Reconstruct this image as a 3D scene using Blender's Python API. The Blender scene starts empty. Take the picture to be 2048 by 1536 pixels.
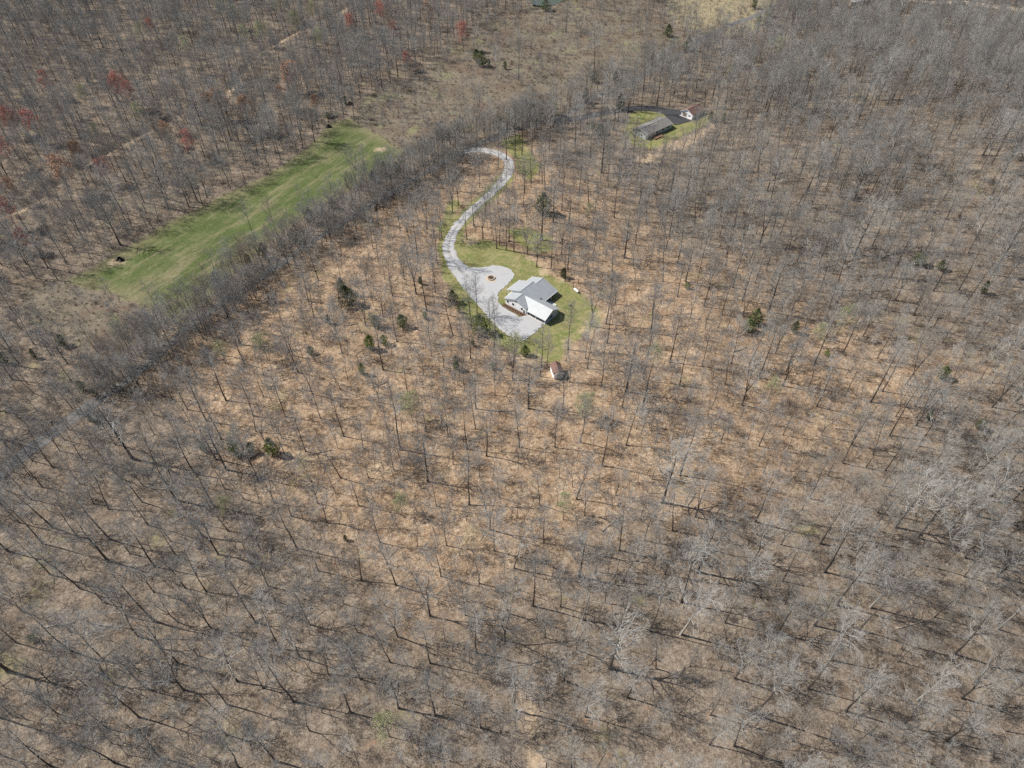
import bpy, math, random
import numpy as np
from mathutils import Vector, Matrix
from mathutils.geometry import delaunay_2d_cdt

R = math.radians
SC = bpy.context.scene
COL = SC.collection
rng = random.Random(11)
nrg = np.random.default_rng(5)

# ------------------------------------------------------------------ camera, sky, sun, exposure
CAM_H, PITCH, FPX = 160.0, R(46.0), 2048 * 24.0 / 36.0
cam_d = bpy.data.cameras.new('drone_camera')
cam_d.lens = 24.0; cam_d.sensor_width = 36.0; cam_d.clip_start = 1.0; cam_d.clip_end = 12000.0
cam = bpy.data.objects.new('drone_camera', cam_d); COL.objects.link(cam)
cam.location = (0, 0, CAM_H); cam.rotation_euler = (math.pi / 2 - PITCH, 0, 0)
SC.camera = cam

SUN_EL, SUN_AZ = R(46.0), R(-75.0)       # azimuth from +Y, clockwise
world = bpy.data.worlds.new('World'); SC.world = world; world.use_nodes = True
wn = world.node_tree
bg = wn.nodes['Background']
sky = wn.nodes.new('ShaderNodeTexSky'); sky.sky_type = 'NISHITA'; sky.sun_disc = False
sky.sun_elevation = SUN_EL; sky.sun_rotation = SUN_AZ
wn.links.new(sky.outputs[0], bg.inputs[0]); bg.inputs[1].default_value = 0.085
sun_d = bpy.data.lights.new('sun', 'SUN'); sun_d.energy = 4.3; sun_d.angle = R(0.53); sun_d.color = (1.0, 0.96, 0.89)
sun = bpy.data.objects.new('sun', sun_d); COL.objects.link(sun)
to_sun = Vector((math.sin(SUN_AZ) * math.cos(SUN_EL), math.cos(SUN_AZ) * math.cos(SUN_EL), math.sin(SUN_EL)))
sun.rotation_euler = to_sun.to_track_quat('Z', 'Y').to_euler(); sun.location = to_sun * 400
SC.view_settings.view_transform = 'Standard'; SC.view_settings.look = 'None'
SC.view_settings.gamma = 1.0; SC.view_settings.use_curve_mapping = False
SC.view_settings.exposure = 0.55
SC.cycles.max_bounces = 4; SC.cycles.diffuse_bounces = 2; SC.cycles.glossy_bounces = 2; SC.cycles.transmission_bounces = 0
SC.cycles.sample_clamp_direct = 8.0; SC.cycles.sample_clamp_indirect = 4.0
SC.cycles.use_denoising = False; SC.cycles.use_adaptive_sampling = False

# ------------------------------------------------------------------ terrain
def raw_height(x, y):
    z = 17.0 * np.exp(-((x - 250) / 130.0) ** 2 - ((y - 300) / 120.0) ** 2)
    z = z - 6.0 * np.exp(-((x + 170) / 120.0) ** 2 - ((y - 270) / 150.0) ** 2)
    z = z + 5.0 * np.exp(-((x - 60) / 90.0) ** 2 - ((y - 90) / 70.0) ** 2)
    z = z + 0.9 * np.sin(x / 17.0 + 1.3 * np.sin(y / 29.0)) * np.cos(y / 21.0 + 0.7 * np.sin(x / 37.0))
    z = z + 0.35 * np.sin(x / 7.3 + y / 11.0) * np.cos(y / 8.1 - x / 15.0)
    return z

PADS = []          # flat building pads: x, y, z, inner radius, outer radius
CREEK = []         # creek bed polylines (x, y), depth, half width

def smooth(a, b, t):
    t = np.clip((t - a) / (b - a), 0, 1)
    return t * t * (3 - 2 * t)

def seg_dist(x, y, pts, closed=False):
    d = np.full(np.shape(x), 1e9)
    n = len(pts)
    for i in range(n if closed else n - 1):
        (x0, y0), (x1, y1) = pts[i], pts[(i + 1) % n]
        dx, dy = x1 - x0, y1 - y0
        t = np.clip(((x - x0) * dx + (y - y0) * dy) / (dx * dx + dy * dy + 1e-9), 0, 1)
        d = np.minimum(d, np.hypot(x - x0 - t * dx, y - y0 - t * dy))
    return d

def height(x, y):
    x = np.asarray(x, float); y = np.asarray(y, float)
    z = raw_height(x, y)
    for (px, py, pz, r0, r1) in PADS:
        w = 1 - smooth(r0, r1, np.hypot(x - px, y - py))
        z = z * (1 - w) + pz * w
    for pts, depth, hw in CREEK:
        z = z - depth * (1 - smooth(hw * 0.3, hw, seg_dist(x, y, pts)))
    return z

def Z(x, y):
    return float(height(x, y))

def ground_at(px, py, lift=0.0):
    """The point on the land that the drone saw at this place of its 2048 x 1536 picture."""
    cx, cy = (px - 1024) / FPX, -(py - 768) / FPX
    d = Vector((cx, cy * math.sin(PITCH) + math.cos(PITCH), cy * math.cos(PITCH) - math.sin(PITCH)))
    z = 0.0
    for _ in range(12):
        t = (CAM_H - z) / -d.z
        x, y = d.x * t, d.y * t
        z = 0.5 * z + 0.5 * (Z(x, y) + lift)
    return (x, y)

def to_px(x, y, z):
    v = np.array([x, y, z - CAM_H], dtype=object)
    dep = y * math.cos(PITCH) - (z - CAM_H) * math.sin(PITCH)
    up = y * math.sin(PITCH) + (z - CAM_H) * math.cos(PITCH)
    return 1024 + FPX * x / dep, 768 - FPX * up / dep, dep

def gpts(lst):
    return [ground_at(a, b) for a, b in lst]

HOUSE = ground_at(1031.3, 618.4); HOUSE_ROT = R(-39.5)
hx, hy = ground_at(1060, 605)
PADS.append((hx, hy, Z(hx, hy), 24, 48))
NEIGH_A, NEIGH_B = ground_at(1264.4, 267), ground_at(1290.8, 279.7)
nx, ny = ground_at(1320, 245)
PADS.append((nx, ny, Z(nx, ny), 26, 55))
HOUSE = ground_at(1031.3, 618.4)
NEIGH_A, NEIGH_B = ground_at(1264.4, 267), ground_at(1290.8, 279.7)
creek_px = [(-60, 455), (60, 405), (110, 365), (165, 330), (215, 300), (275, 268), (335, 240), (385, 212), (440, 190), (480, 150), (520, 100), (585, 65), (660, 30), (740, -20)]
creek_pts = gpts(creek_px)
gully_pts = gpts([(1040, 1395), (1058, 1430), (1050, 1465), (1066, 1500), (1060, 1560), (1085, 1640)])
CREEK += [(creek_pts, 1.5, 3.2), (gully_pts, 0.8, 1.8)]

# ------------------------------------------------------------------ regions of the land
POLY = {
 'meadow': [(128, 562), (228, 508), (330, 447), (450, 390), (560, 335), (635, 280), (662, 246), (700, 238), (762, 272), (812, 305), (800, 335), (745, 352), (690, 385), (640, 412), (600, 442), (525, 492), (470, 545), (410, 605), (360, 645), (300, 620), (236, 592)],
 'brush': [(705, 236), (722, 200), (852, 135), (935, 70), (985, 30), (1060, 15), (1250, -20), (1335, 40), (1372, 90), (1330, 122), (1230, 152), (1150, 188), (1080, 222), (1000, 258), (900, 292), (822, 325), (805, 302), (765, 270)],
 'brush_b': [(20, 560), (128, 566), (236, 596), (305, 625), (300, 670), (240, 705), (150, 690), (60, 640)],
 'tan': [(1320, -60), (1560, -60), (1550, 20), (1505, 72), (1400, 66), (1345, 44)],
 'lawn': [(898, 478), (935, 472), (985, 482), (1040, 505), (1068, 520), (1090, 545), (1118, 556), (1142, 570), (1165, 590), (1192, 612), (1208, 628), (1196, 655), (1165, 672), (1135, 700), (1112, 730), (1060, 716), (1012, 700), (985, 680), (938, 642), (918, 612), (900, 575), (884, 548), (878, 508)],
 'lawn_b': [(1008, 455), (1060, 452), (1105, 470), (1112, 505), (1075, 512), (1030, 490)],
 'lawn_c': [(1000, 285), (1040, 268), (1060, 300), (1085, 335), (1060, 360), (1036, 345), (1030, 318)],
 'lawn_n': [(1262, 225), (1290, 217), (1330, 222), (1345, 240), (1385, 246), (1420, 228), (1412, 250), (1360, 275), (1310, 300), (1265, 290), (1245, 262)],
 'dirt': [(1270, 318), (1330, 288), (1395, 262), (1425, 240), (1432, 252), (1395, 285), (1330, 312), (1280, 330)],
 'verge': [(900, 395), (925, 405), (905, 440), (880, 480), (872, 460)],
 'parcel': [(1044, 266), (1330, 476), (2018, 752), (1512, 998), (828, 1240), (660, 1082), (560, 1005), (472, 942), (446, 908), (418, 850), (286, 747), (470, 598), (705, 441)],
 'pond': [(1062, 12), (1068, -6), (1120, -14), (1132, 0), (1108, 10), (1080, 15)],
}
WP = {k: gpts(v) for k, v in POLY.items()}
DIRT_SPOTS = [(1080, 519, 3.2), (1066, 512, 2.2), (1176, 662, 3.0), (1063, 722, 4.0), (1140, 690, 2.6), (1103, 752, 3.0), (946, 478, 3.4), (1118, 558, 2.0), (1208, 628, 2.4), (1090, 545, 2.0), (345, 665, 3.5), (785, 322, 2.2), (1050, 296, 2.2), (230, 522, 3.0), (760, 300, 2.0)]

def inside(x, y, pts):
    c = np.zeros(np.shape(x), bool)
    n = len(pts); j = n - 1
    for i in range(n):
        xi, yi = pts[i]; xj, yj = pts[j]
        with np.errstate(divide='ignore', invalid='ignore'):
            hit = ((yi > y) != (yj > y)) & (x < (xj - xi) * (y - yi) / (yj - yi + 1e-12) + xi)
        c ^= hit; j = i
    return c

def sdist(x, y, pts):
    d = seg_dist(x, y, pts, True)
    return np.where(inside(x, y, pts), d, -d)

ROAD_PX = [(-160, 1075), (-60, 995), (0, 945), (60, 900), (130, 848), (200, 797), (275, 745), (335, 692), (392, 642), (470, 590), (580, 515), (700, 435), (820, 362), (930, 300), (1005, 268), (1062, 250), (1130, 230), (1200, 190), (1290, 148), (1372, 100), (1440, 60), (1540, 18), (1660, -40)]
DRIVE_PX = [(925, 303), (955, 300), (980, 303), (1004, 311), (1018, 326), (1016, 345), (1002, 366), (978, 390), (950, 415), (925, 440), (907, 463), (898, 487), (899, 508), (912, 530), (935, 556)]
DRIVE_W = [2.6, 2.5, 2.4, 2.4, 2.4, 2.3, 2.2, 2.1, 2.1, 2.2, 2.3, 2.5, 2.7, 3.2, 4.0]
PAD_PX = [(890, 516), (905, 545), (930, 580), (960, 615), (990, 650), (1018, 672), (1040, 683), (1060, 673), (1084, 651), (1079, 645), (1052, 630), (1040, 634), (1022, 624), (1004, 613), (996, 601), (997, 586), (1007, 576), (1016, 567), (1023, 559), (1028, 549), (1022, 540), (1010, 534.5), (990, 531), (962, 535), (935, 534), (918, 522)]
NDRIVE_PX = [(1108, 241), (1150, 237), (1200, 228), (1248, 219), (1285, 216.5), (1315, 219), (1345, 226)]
NPAD_PX = [(1318, 217), (1352, 219), (1366, 221), (1364, 232), (1384, 240), (1352, 250), (1340, 243), (1330, 232)]
TRACK_PX = [(1780, -6), (1850, 4), (1935, 6), (1990, 14), (2070, 22), (2150, 30)]

def catmull(pts, step=2.0):
    out = []
    p = [pts[0]] + list(pts) + [pts[-1]]
    for i in range(1, len(p) - 2):
        a, b, c, d = [np.array(q, float) for q in p[i - 1:i + 3]]
        n = max(2, int(np.linalg.norm(c - b) / step))
        for k in range(n):
            t = k / n
            out.append(tuple(0.5 * (2 * b + (c - a) * t + (2 * a - 5 * b + 4 * c - d) * t * t + (3 * b - a - 3 * c + d) * t ** 3)))
    out.append(tuple(pts[-1]))
    return out

ROAD = catmull(gpts(ROAD_PX)); DRIVE = catmull(gpts(DRIVE_PX), 1.5); NDRIVE = catmull(gpts(NDRIVE_PX), 2)
TRACK = catmull(gpts(TRACK_PX), 4)
ROAD_D = ROAD[::5] + [ROAD[-1]]
PADP = gpts(PAD_PX); NPADP = gpts(NPAD_PX)

# ------------------------------------------------------------------ material helpers
class NT:
    def __init__(self, name, rough=0.9, spec=0.2):
        self.m = bpy.data.materials.new(name); self.m.use_nodes = True
        self.t = self.m.node_tree; self.b = self.t.nodes['Principled BSDF']
        self.b.inputs['Roughness'].default_value = rough
        self.b.inputs['Specular IOR Level'].default_value = spec
    def n(self, typ, **kw):
        nd = self.t.nodes.new(typ)
        for k, v in kw.items(): setattr(nd, k, v)
        return nd
    def l(self, a, b): self.t.links.new(a, b)
    def coord(self, kind='Object'):
        return self.n('ShaderNodeTexCoord').outputs[kind]
    def pos(self):
        return self.n('ShaderNodeNewGeometry').outputs['Position']
    def noise(self, scale, detail=4, rough=0.6, vec=None, dist=0.0):
        nd = self.n('ShaderNodeTexNoise'); nd.inputs['Scale'].default_value = scale
        nd.inputs['Detail'].default_value = detail; nd.inputs['Roughness'].default_value = rough
        nd.inputs['Distortion'].default_value = dist
        if vec is not None: self.l(vec, nd.inputs['Vector'])
        return nd.outputs[0]
    def ramp(self, fac, stops):
        nd = self.n('ShaderNodeValToRGB'); cr = nd.color_ramp
        while len(cr.elements) < len(stops): cr.elements.new(0.5)
        for e, (p, c) in zip(cr.elements, stops):
            e.position = p; e.color = (*c, 1) if len(c) == 3 else c
        self.l(fac, nd.inputs[0]); return nd.outputs[0]
    def mix(self, fac, a, b, mode='MIX'):
        nd = self.n('ShaderNodeMix', data_type='RGBA', blend_type=mode)
        for s, v in ((nd.inputs[0], fac), (nd.inputs[6], a), (nd.inputs[7], b)):
            if isinstance(v, (int, float)): s.default_value = v
            elif isinstance(v, tuple): s.default_value = (*v, 1)
            else: self.l(v, s)
        return nd.outputs[2]
    def math(self, op, a, b=None, c=None, clamp=False):
        nd = self.n('ShaderNodeMath', operation=op, use_clamp=clamp)
        for s, v in zip(nd.inputs, (a, b, c)):
            if v is None: continue
            if isinstance(v, (int, float)): s.default_value = v
            else: self.l(v, s)
        return nd.outputs[0]
    def mrange(self, v, a, b, c=0.0, d=1.0, interp='SMOOTHSTEP'):
        nd = self.n('ShaderNodeMapRange', interpolation_type=interp)
        self.l(v, nd.inputs[0])
        for i, q in enumerate((a, b, c, d)): nd.inputs[i + 1].default_value = q
        return nd.outputs[0]
    def attr(self, name):
        return self.n('ShaderNodeAttribute', attribute_name=name).outputs['Fac']
    def rand(self):
        return self.n('ShaderNodeObjectInfo').outputs['Random']
    def color(self, c):
        if isinstance(c, tuple): self.b.inputs['Base Color'].default_value = (*c, 1)
        else: self.l(c, self.b.inputs['Base Color'])
    def bump(self, h, strength=0.4, dist=0.1):
        nd = self.n('ShaderNodeBump'); nd.inputs['Strength'].default_value = strength
        nd.inputs['Distance'].default_value = dist
        self.l(h, nd.inputs['Height']); self.l(nd.outputs[0], self.b.inputs['Normal'])

M = {}
def simple(name, col, var=0.25, scale=1.5, rough=0.85, spec=0.25, metal=0.0, objvar=0.0, bump=0.0):
    t = NT(name, rough, spec); t.b.inputs['Metallic'].default_value = metal
    nz = t.noise(scale, 5, 0.65, t.coord())
    lo = tuple(c * (1 - var) for c in col); hi = tuple(min(1, c * (1 + var)) for c in col)
    c = t.ramp(nz, [(0.3, lo), (0.7, hi)])
    if objvar:
        k = t.mrange(t.rand(), 0, 1, 1 - objvar, 1 + objvar, 'LINEAR')
        cb = t.n('ShaderNodeCombineColor'); t.l(k, cb.inputs[0]); t.l(k, cb.inputs[1]); t.l(k, cb.inputs[2])
        c = t.mix(1.0, c, cb.outputs[0], 'MULTIPLY')
    t.color(c)
    if bump: t.bump(nz, 0.6, bump)
    M[name] = t.m
    return t.m

simple('bark', (0.105, 0.09, 0.078), 0.35, 3.0, objvar=0.3)
simple('bark_pale', (0.36, 0.33, 0.29), 0.3, 2.0, objvar=0.15)
simple('bark_dark', (0.07, 0.058, 0.05), 0.35, 3.0, objvar=0.3)
simple('twig', (0.285, 0.272, 0.248), 0.2, 0.6, objvar=0.25)
simple('twig_brown', (0.27, 0.225, 0.185), 0.25, 0.6, objvar=0.25)
simple('twig_pale', (0.34, 0.32, 0.295), 0.2, 0.6, objvar=0.15)
simple('bud_red', (0.47, 0.205, 0.155), 0.3, 0.9, objvar=0.2)
simple('bud_orange', (0.43, 0.26, 0.165), 0.3, 0.9, objvar=0.2)
simple('bud_green', (0.34, 0.35, 0.17), 0.3, 0.9, objvar=0.2)
simple('cedar', (0.105, 0.125, 0.05), 0.45, 1.2, objvar=0.35)
simple('cedar_bright', (0.165, 0.20, 0.045), 0.4, 1.2, objvar=0.2)
simple('dead_wood', (0.27, 0.225, 0.18), 0.3, 2.0, objvar=0.35)
simple('charred', (0.012, 0.011, 0.011), 0.5, 3.0)
simple('straw', (0.235, 0.193, 0.132), 0.25, 0.5, objvar=0.25)
simple('russet', (0.19, 0.135, 0.103), 0.25, 0.5, objvar=0.3)
simple('siding_white', (0.86, 0.86, 0.85), 0.05, 0.8, 0.6)
simple('siding_grey', (0.42, 0.46, 0.43), 0.06, 0.8, 0.7)
simple('trim_white', (0.8, 0.8, 0.79), 0.04, 1.0, 0.5)
simple('trim_dark', (0.05, 0.05, 0.055), 0.1, 1.0, 0.5)
simple('concrete', (0.50, 0.48, 0.45), 0.12, 1.2, 0.85)
simple('mulch', (0.115, 0.07, 0.045), 0.4, 6.0, bump=0.05)
simple('soil', (0.10, 0.07, 0.05), 0.4, 5.0, bump=0.05)
simple('stone', (0.47, 0.40, 0.31), 0.2, 4.0)
simple('tank_white', (0.82, 0.82, 0.81), 0.04, 1.0, 0.35, 0.5)
simple('door_tan', (0.30, 0.25, 0.20), 0.1, 1.0, 0.6)
simple('dark_room', (0.03, 0.03, 0.035), 0.2, 1.0, 0.8)
simple('deck_wood', (0.22, 0.13, 0.08), 0.25, 4.0, 0.8)
simple('steel', (0.35, 0.35, 0.36), 0.1, 3.0, 0.4, 0.5, 0.6)
simple('shrub_dark', (0.05, 0.045, 0.03), 0.4, 4.0, objvar=0.3)
def glass():
    t = NT('glass', 0.08, 0.5); t.color((0.015, 0.018, 0.022)); M['glass'] = t.m
glass()
def metal_roof():
    t = NT('metal_roof', 0.52, 0.35)
    nz = t.noise(0.6, 4, 0.6, t.coord())
    t.color(t.ramp(nz, [(0.3, (0.335, 0.345, 0.35)), (0.7, (0.39, 0.40, 0.405))]))
    t.b.inputs['Metallic'].default_value = 0.12
    M['metal_roof'] = t.m
metal_roof()
def shingle(name, a, b):
    t = NT(name, 0.9, 0.2)
    n1 = t.noise(14, 3, 0.7, t.coord()); n2 = t.noise(0.5, 4, 0.6, t.coord())
    f = t.math('ADD', t.math('MULTIPLY', n1, 0.6), t.math('MULTIPLY', n2, 0.4))
    t.color(t.ramp(f, [(0.35, a), (0.65, b)])); t.bump(n1, 0.4, 0.02); M[name] = t.m
shingle('shingle_grey', (0.17, 0.155, 0.14), (0.25, 0.235, 0.22))
shingle('shingle_brown', (0.145, 0.085, 0.07), (0.225, 0.135, 0.11))

def gravel(name, a, b, c, tracks=False):
    t = NT(name, 0.95, 0.1); p = t.pos()
    n1 = t.noise(0.16, 4, 0.6, p); n2 = t.noise(5.0, 3, 0.75, p); n3 = t.noise(0.9, 5, 0.7, p)
    col = t.ramp(n2, [(0.25, a), (0.75, b)])
    col = t.mix(t.mrange(n1, 0.52, 0.75, 0.0, 0.3), col, c)
    col = t.mix(t.mrange(n3, 0.52, 0.75, 0.0, 0.5), col, tuple(q * 0.75 for q in a))
    if tracks:
        s = t.math('ABSOLUTE', t.attr('across')); w = t.math('MULTIPLY', t.math('SUBTRACT', n3, 0.5), 0.5)
        s = t.math('ADD', s, w)
        mid = t.mrange(s, 0.30, 0.05, 0.0, 0.45); rim = t.mrange(s, 0.72, 1.0, 0.0, 0.75)
        col = t.mix(mid, col, tuple(q * 0.62 for q in c)); col = t.mix(rim, col, tuple(q * 0.7 for q in c))
    t.color(col); t.bump(n2, 0.5, 0.04); M[name] = t.m
gravel('gravel', (0.31, 0.305, 0.30), (0.50, 0.497, 0.49), (0.36, 0.32, 0.27))
gravel('drive_gravel', (0.31, 0.305, 0.30), (0.50, 0.497, 0.49), (0.36, 0.32, 0.27), True)
gravel('road_stone', (0.135, 0.13, 0.122), (0.20, 0.193, 0.182), (0.19, 0.155, 0.12), True)
gravel('asphalt', (0.045, 0.045, 0.047), (0.075, 0.074, 0.074), (0.09, 0.085, 0.08))
gravel('sand_track', (0.42, 0.34, 0.25), (0.55, 0.46, 0.34), (0.35, 0.28, 0.2))

_ma, _mb = ground_at(290, 575), ground_at(730, 290)
MEADOW_ANGLE = math.atan2(_mb[1] - _ma[1], _mb[0] - _ma[0])
def ground_mat():
    t = NT('woodland_floor', 0.95, 0.1); p = t.pos()
    big = t.noise(0.021, 5, 0.62, p, 0.4)
    mid = t.noise(0.13, 5, 0.65, p)
    fine = t.noise(0.9, 7, 0.8, p)
    tiny = t.noise(3.2, 3, 0.85, p)
    edge = t.math('ADD', t.math('MULTIPLY', t.math('SUBTRACT', mid, 0.5), 9.0), t.math('MULTIPLY', t.math('SUBTRACT', fine, 0.5), 5.0))
    def mask(name, w=1.2, amp=1.0, off=0.0):
        s = t.math('MULTIPLY_ADD', edge, amp, t.attr(name))
        return t.mrange(s, -w + off, w + off)
    # leaf litter: warm inside the parcel, dimming outside it painted in as a greyer copy
    lf = t.math('ADD', t.math('MULTIPLY', fine, 0.5), t.math('MULTIPLY', tiny, 0.5))
    lf = t.math('MULTIPLY_ADD', t.math('SUBTRACT', mid, 0.5), 0.2, lf)
    lf = t.math('MULTIPLY_ADD', t.math('SUBTRACT', lf, 0.5), 1.5, 0.5)
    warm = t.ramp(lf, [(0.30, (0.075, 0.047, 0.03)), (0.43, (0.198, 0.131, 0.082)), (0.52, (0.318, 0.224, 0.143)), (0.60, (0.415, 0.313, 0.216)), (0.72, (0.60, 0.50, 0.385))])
    litter_dim = t.ramp(lf, [(0.30, (0.050, 0.039, 0.029)), (0.43, (0.128, 0.098, 0.072)), (0.52, (0.204, 0.162, 0.121)), (0.60, (0.262, 0.213, 0.164)), (0.72, (0.40, 0.336, 0.268))])
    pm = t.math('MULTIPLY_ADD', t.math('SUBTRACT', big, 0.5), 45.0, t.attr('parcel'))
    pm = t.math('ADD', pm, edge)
    litter = t.mix(t.mrange(pm, -14, 16), litter_dim, warm)
    # damp dark hollows and reddish patches of fresh leaves
    litter = t.mix(t.mrange(t.noise(0.2, 5, 0.7, p, 0.8), 0.55, 0.72, 0, 0.45), litter, (0.17, 0.118, 0.08))
    litter = t.mix(t.mrange(t.noise(0.31, 4, 0.6, p), 0.60, 0.76, 0, 0.55), litter, (0.30, 0.185, 0.115))
    moss = t.math('MULTIPLY', t.mrange(t.noise(0.07, 4, 0.6, p), 0.60, 0.74, 0, 0.5), 1.0)
    litter = t.mix(moss, litter, (0.27, 0.245, 0.115))
    # rough field: dead grass with russet weeds
    br = t.ramp(lf, [(0.33, (0.075, 0.06, 0.044)), (0.5, (0.165, 0.136, 0.099)), (0.68, (0.27, 0.23, 0.172))])
    br = t.mix(t.mrange(t.noise(0.045, 6, 0.7, p, 0.5), 0.47, 0.62, 0, 0.7), br, (0.13, 0.092, 0.068))
    br = t.mix(t.mrange(t.noise(0.06, 5, 0.65, p), 0.56, 0.68, 0, 0.55), br, (0.235, 0.235, 0.115))
    col = t.mix(mask('brush', 2.5), litter, br)
    tan = t.ramp(lf, [(0.36, (0.17, 0.137, 0.085)), (0.5, (0.27, 0.22, 0.14)), (0.66, (0.37, 0.31, 0.21))])
    tan = t.mix(t.mrange(mid, 0.5, 0.68, 0, 0.6), tan, (0.25, 0.26, 0.12))
    col = t.mix(mask('tan', 2.5), col, tan)
    # hay meadow
    v0 = t.n('ShaderNodeMapping'); t.l(p, v0.inputs[0]); v0.inputs['Rotation'].default_value = (0, 0, -MEADOW_ANGLE)
    vm = t.n('ShaderNodeMapping'); t.l(v0.outputs[0], vm.inputs[0]); vm.inputs['Scale'].default_value = (0.22, 1.5, 1)
    streak = t.noise(0.14, 6, 0.68, vm.outputs[0])
    gr = t.ramp(lf, [(0.33, (0.045, 0.063, 0.02)), (0.5, (0.085, 0.108, 0.036)), (0.68, (0.14, 0.158, 0.062))])
    dry = t.ramp(lf, [(0.36, (0.14, 0.122, 0.066)), (0.66, (0.27, 0.235, 0.14))])
    md = t.mix(t.mrange(streak, 0.46, 0.66, 0, 0.85), gr, dry)
    md = t.mix(t.mrange(mid, 0.5, 0.7, 0, 0.35), md, dry)
    md = t.mix(t.mrange(t.math('ADD', t.attr('meadow'), edge), 9, 1, 0, 0.6), md, dry)
    col = t.mix(mask('meadow', 1.6), col, md)
    # mown lawn
    lw = t.ramp(lf, [(0.33, (0.115, 0.118, 0.042)), (0.5, (0.205, 0.195, 0.08)), (0.68, (0.33, 0.29, 0.14))])
    lw = t.mix(t.mrange(t.noise(0.22, 5, 0.68, p), 0.49, 0.65, 0, 0.75), lw, (0.118, 0.16, 0.042))
    lw = t.mix(t.mrange(t.noise(0.11, 5, 0.7, p, 0.6), 0.54, 0.70, 0, 0.75), lw, (0.39, 0.30, 0.175))
    lw = t.mix(t.mrange(tiny, 0.55, 0.75, 0, 0.3), lw, (0.12, 0.15, 0.04))
    col = t.mix(mask('lawn', 1.0, 0.55), col, lw)
    dr = t.ramp(lf, [(0.36, (0.36, 0.25, 0.15)), (0.66, (0.58, 0.45, 0.31))])
    col = t.mix(t.math('MULTIPLY', mask('dirt', 1.6, 0.9), 0.6), col, dr)
    t.color(col)
    h = t.math('ADD', t.math('MULTIPLY', fine, 0.6), t.math('MULTIPLY', tiny, 0.4))
    t.bump(h, 0.55, 0.35); M['ground'] = t.m
ground_mat()

# ------------------------------------------------------------------ object helpers
def thing(name, label, cat, loc=(0, 0, 0), rotz=0.0, group=None, scale=None):
    o = bpy.data.objects.new(name, None); COL.objects.link(o); o.empty_display_size = 0.3
    o.location = loc; o.rotation_euler = (0, 0, rotz)
    if scale: o.scale = scale
    o['label'] = label; o['category'] = cat
    if group: o['group'] = group
    return o

def tag(o, label, cat, group=None, kind=None):
    o['label'] = label; o['category'] = cat
    if group: o['group'] = group
    if kind: o['kind'] = kind
    return o

class MB:
    def __init__(self): self.v = []; self.f = []; self.mi = []
    def add(self, vs, fs, m=0):
        b = len(self.v); self.v += [tuple(q) for q in vs]
        self.f += [tuple(i + b for i in f) for f in fs]; self.mi += [m] * len(fs)
        return self
    def box(self, x0, x1, y0, y1, z0, z1, m=0):
        vs = [(x, y, z) for z in (z0, z1) for x, y in ((x0, y0), (x1, y0), (x1, y1), (x0, y1))]
        return self.add(vs, [(3, 2, 1, 0), (4, 5, 6, 7), (0, 1, 5, 4), (1, 2, 6, 5), (2, 3, 7, 6), (3, 0, 4, 7)], m)
    def prism(self, top, thick, m=0):
        """slab below a planar polygon given by its upper corners (counter-clockwise from above)"""
        n = len(top); low = [(x, y, z - thick) for x, y, z in top]
        fs = [tuple(range(n)), tuple(range(2 * n - 1, n - 1, -1))]
        fs += [(i + n, (i + 1) % n + n, (i + 1) % n, i) for i in range(n)]
        return self.add(list(top) + low, fs, m)
    def tube(self, pts, rad, sides=6, m=0, cap=False):
        n = len(pts); vs = []; fs = []
        P = [Vector(p) for p in pts]
        for i in range(n):
            d = (P[min(i + 1, n - 1)] - P[max(i - 1, 0)])
            if d.length < 1e-6: d = Vector((0, 0, 1))
            d.normalize()
            a = d.cross(Vector((0.31, 0.95, 0.05))); 
            if a.length < 0.05: a = d.cross(Vector((1, 0, 0)))
            a.normalize(); b = d.cross(a)
            for k in range(sides):
                t = 2 * math.pi * k / sides
                vs.append(P[i] + (a * math.cos(t) + b * math.sin(t)) * rad[i])
        for i in range(n - 1):
            for k in range(sides):
                k2 = (k + 1) % sides
                fs.append((i * sides + k, i * sides + k2, (i + 1) * sides + k2, (i + 1) * sides + k))
        if cap:
            fs.append(tuple(range(sides - 1, -1, -1))); fs.append(tuple(range((n - 1) * sides, n * sides)))
        return self.add(vs, fs, m)
    def spike(self, a, b, r, m=0):
        a = Vector(a); b = Vector(b); d = (b - a)
        if d.length < 1e-5: return self
        u = d.cross(Vector((0.4, -0.3, 0.87)))
        if u.length < 1e-4: u = d.cross(Vector((1, 0, 0)))
        u = u.normalized() * r; w = d.cross(u).normalized() * r
        vs = [a + u, a - u * 0.5 + w * 0.87, a - u * 0.5 - w * 0.87, b]
        return self.add(vs, [(0, 1, 3), (1, 2, 3), (2, 0, 3)], m)
    def mesh(self, name, mats, smooth_=False):
        me = bpy.data.meshes.new(name); me.from_pydata(self.v, [], self.f)
        mats = mats if isinstance(mats, (list, tuple)) else [mats]
        for q in mats: me.materials.append(M[q])
        if len(mats) > 1: me.polygons.foreach_set('material_index', self.mi)
        if smooth_: me.polygons.foreach_set('use_smooth', [True] * len(me.polygons))
        me.update(); return me
    def build(self, name, mats, parent=None, smooth_=False):
        return link(name, self.mesh(name, mats, smooth_), parent)

def link(name, me, parent=None):
    o = bpy.data.objects.new(name, me); COL.objects.link(o)
    if parent is not None: o.parent = parent
    return o

def struct(o):
    o['kind'] = 'structure'; return o

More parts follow.
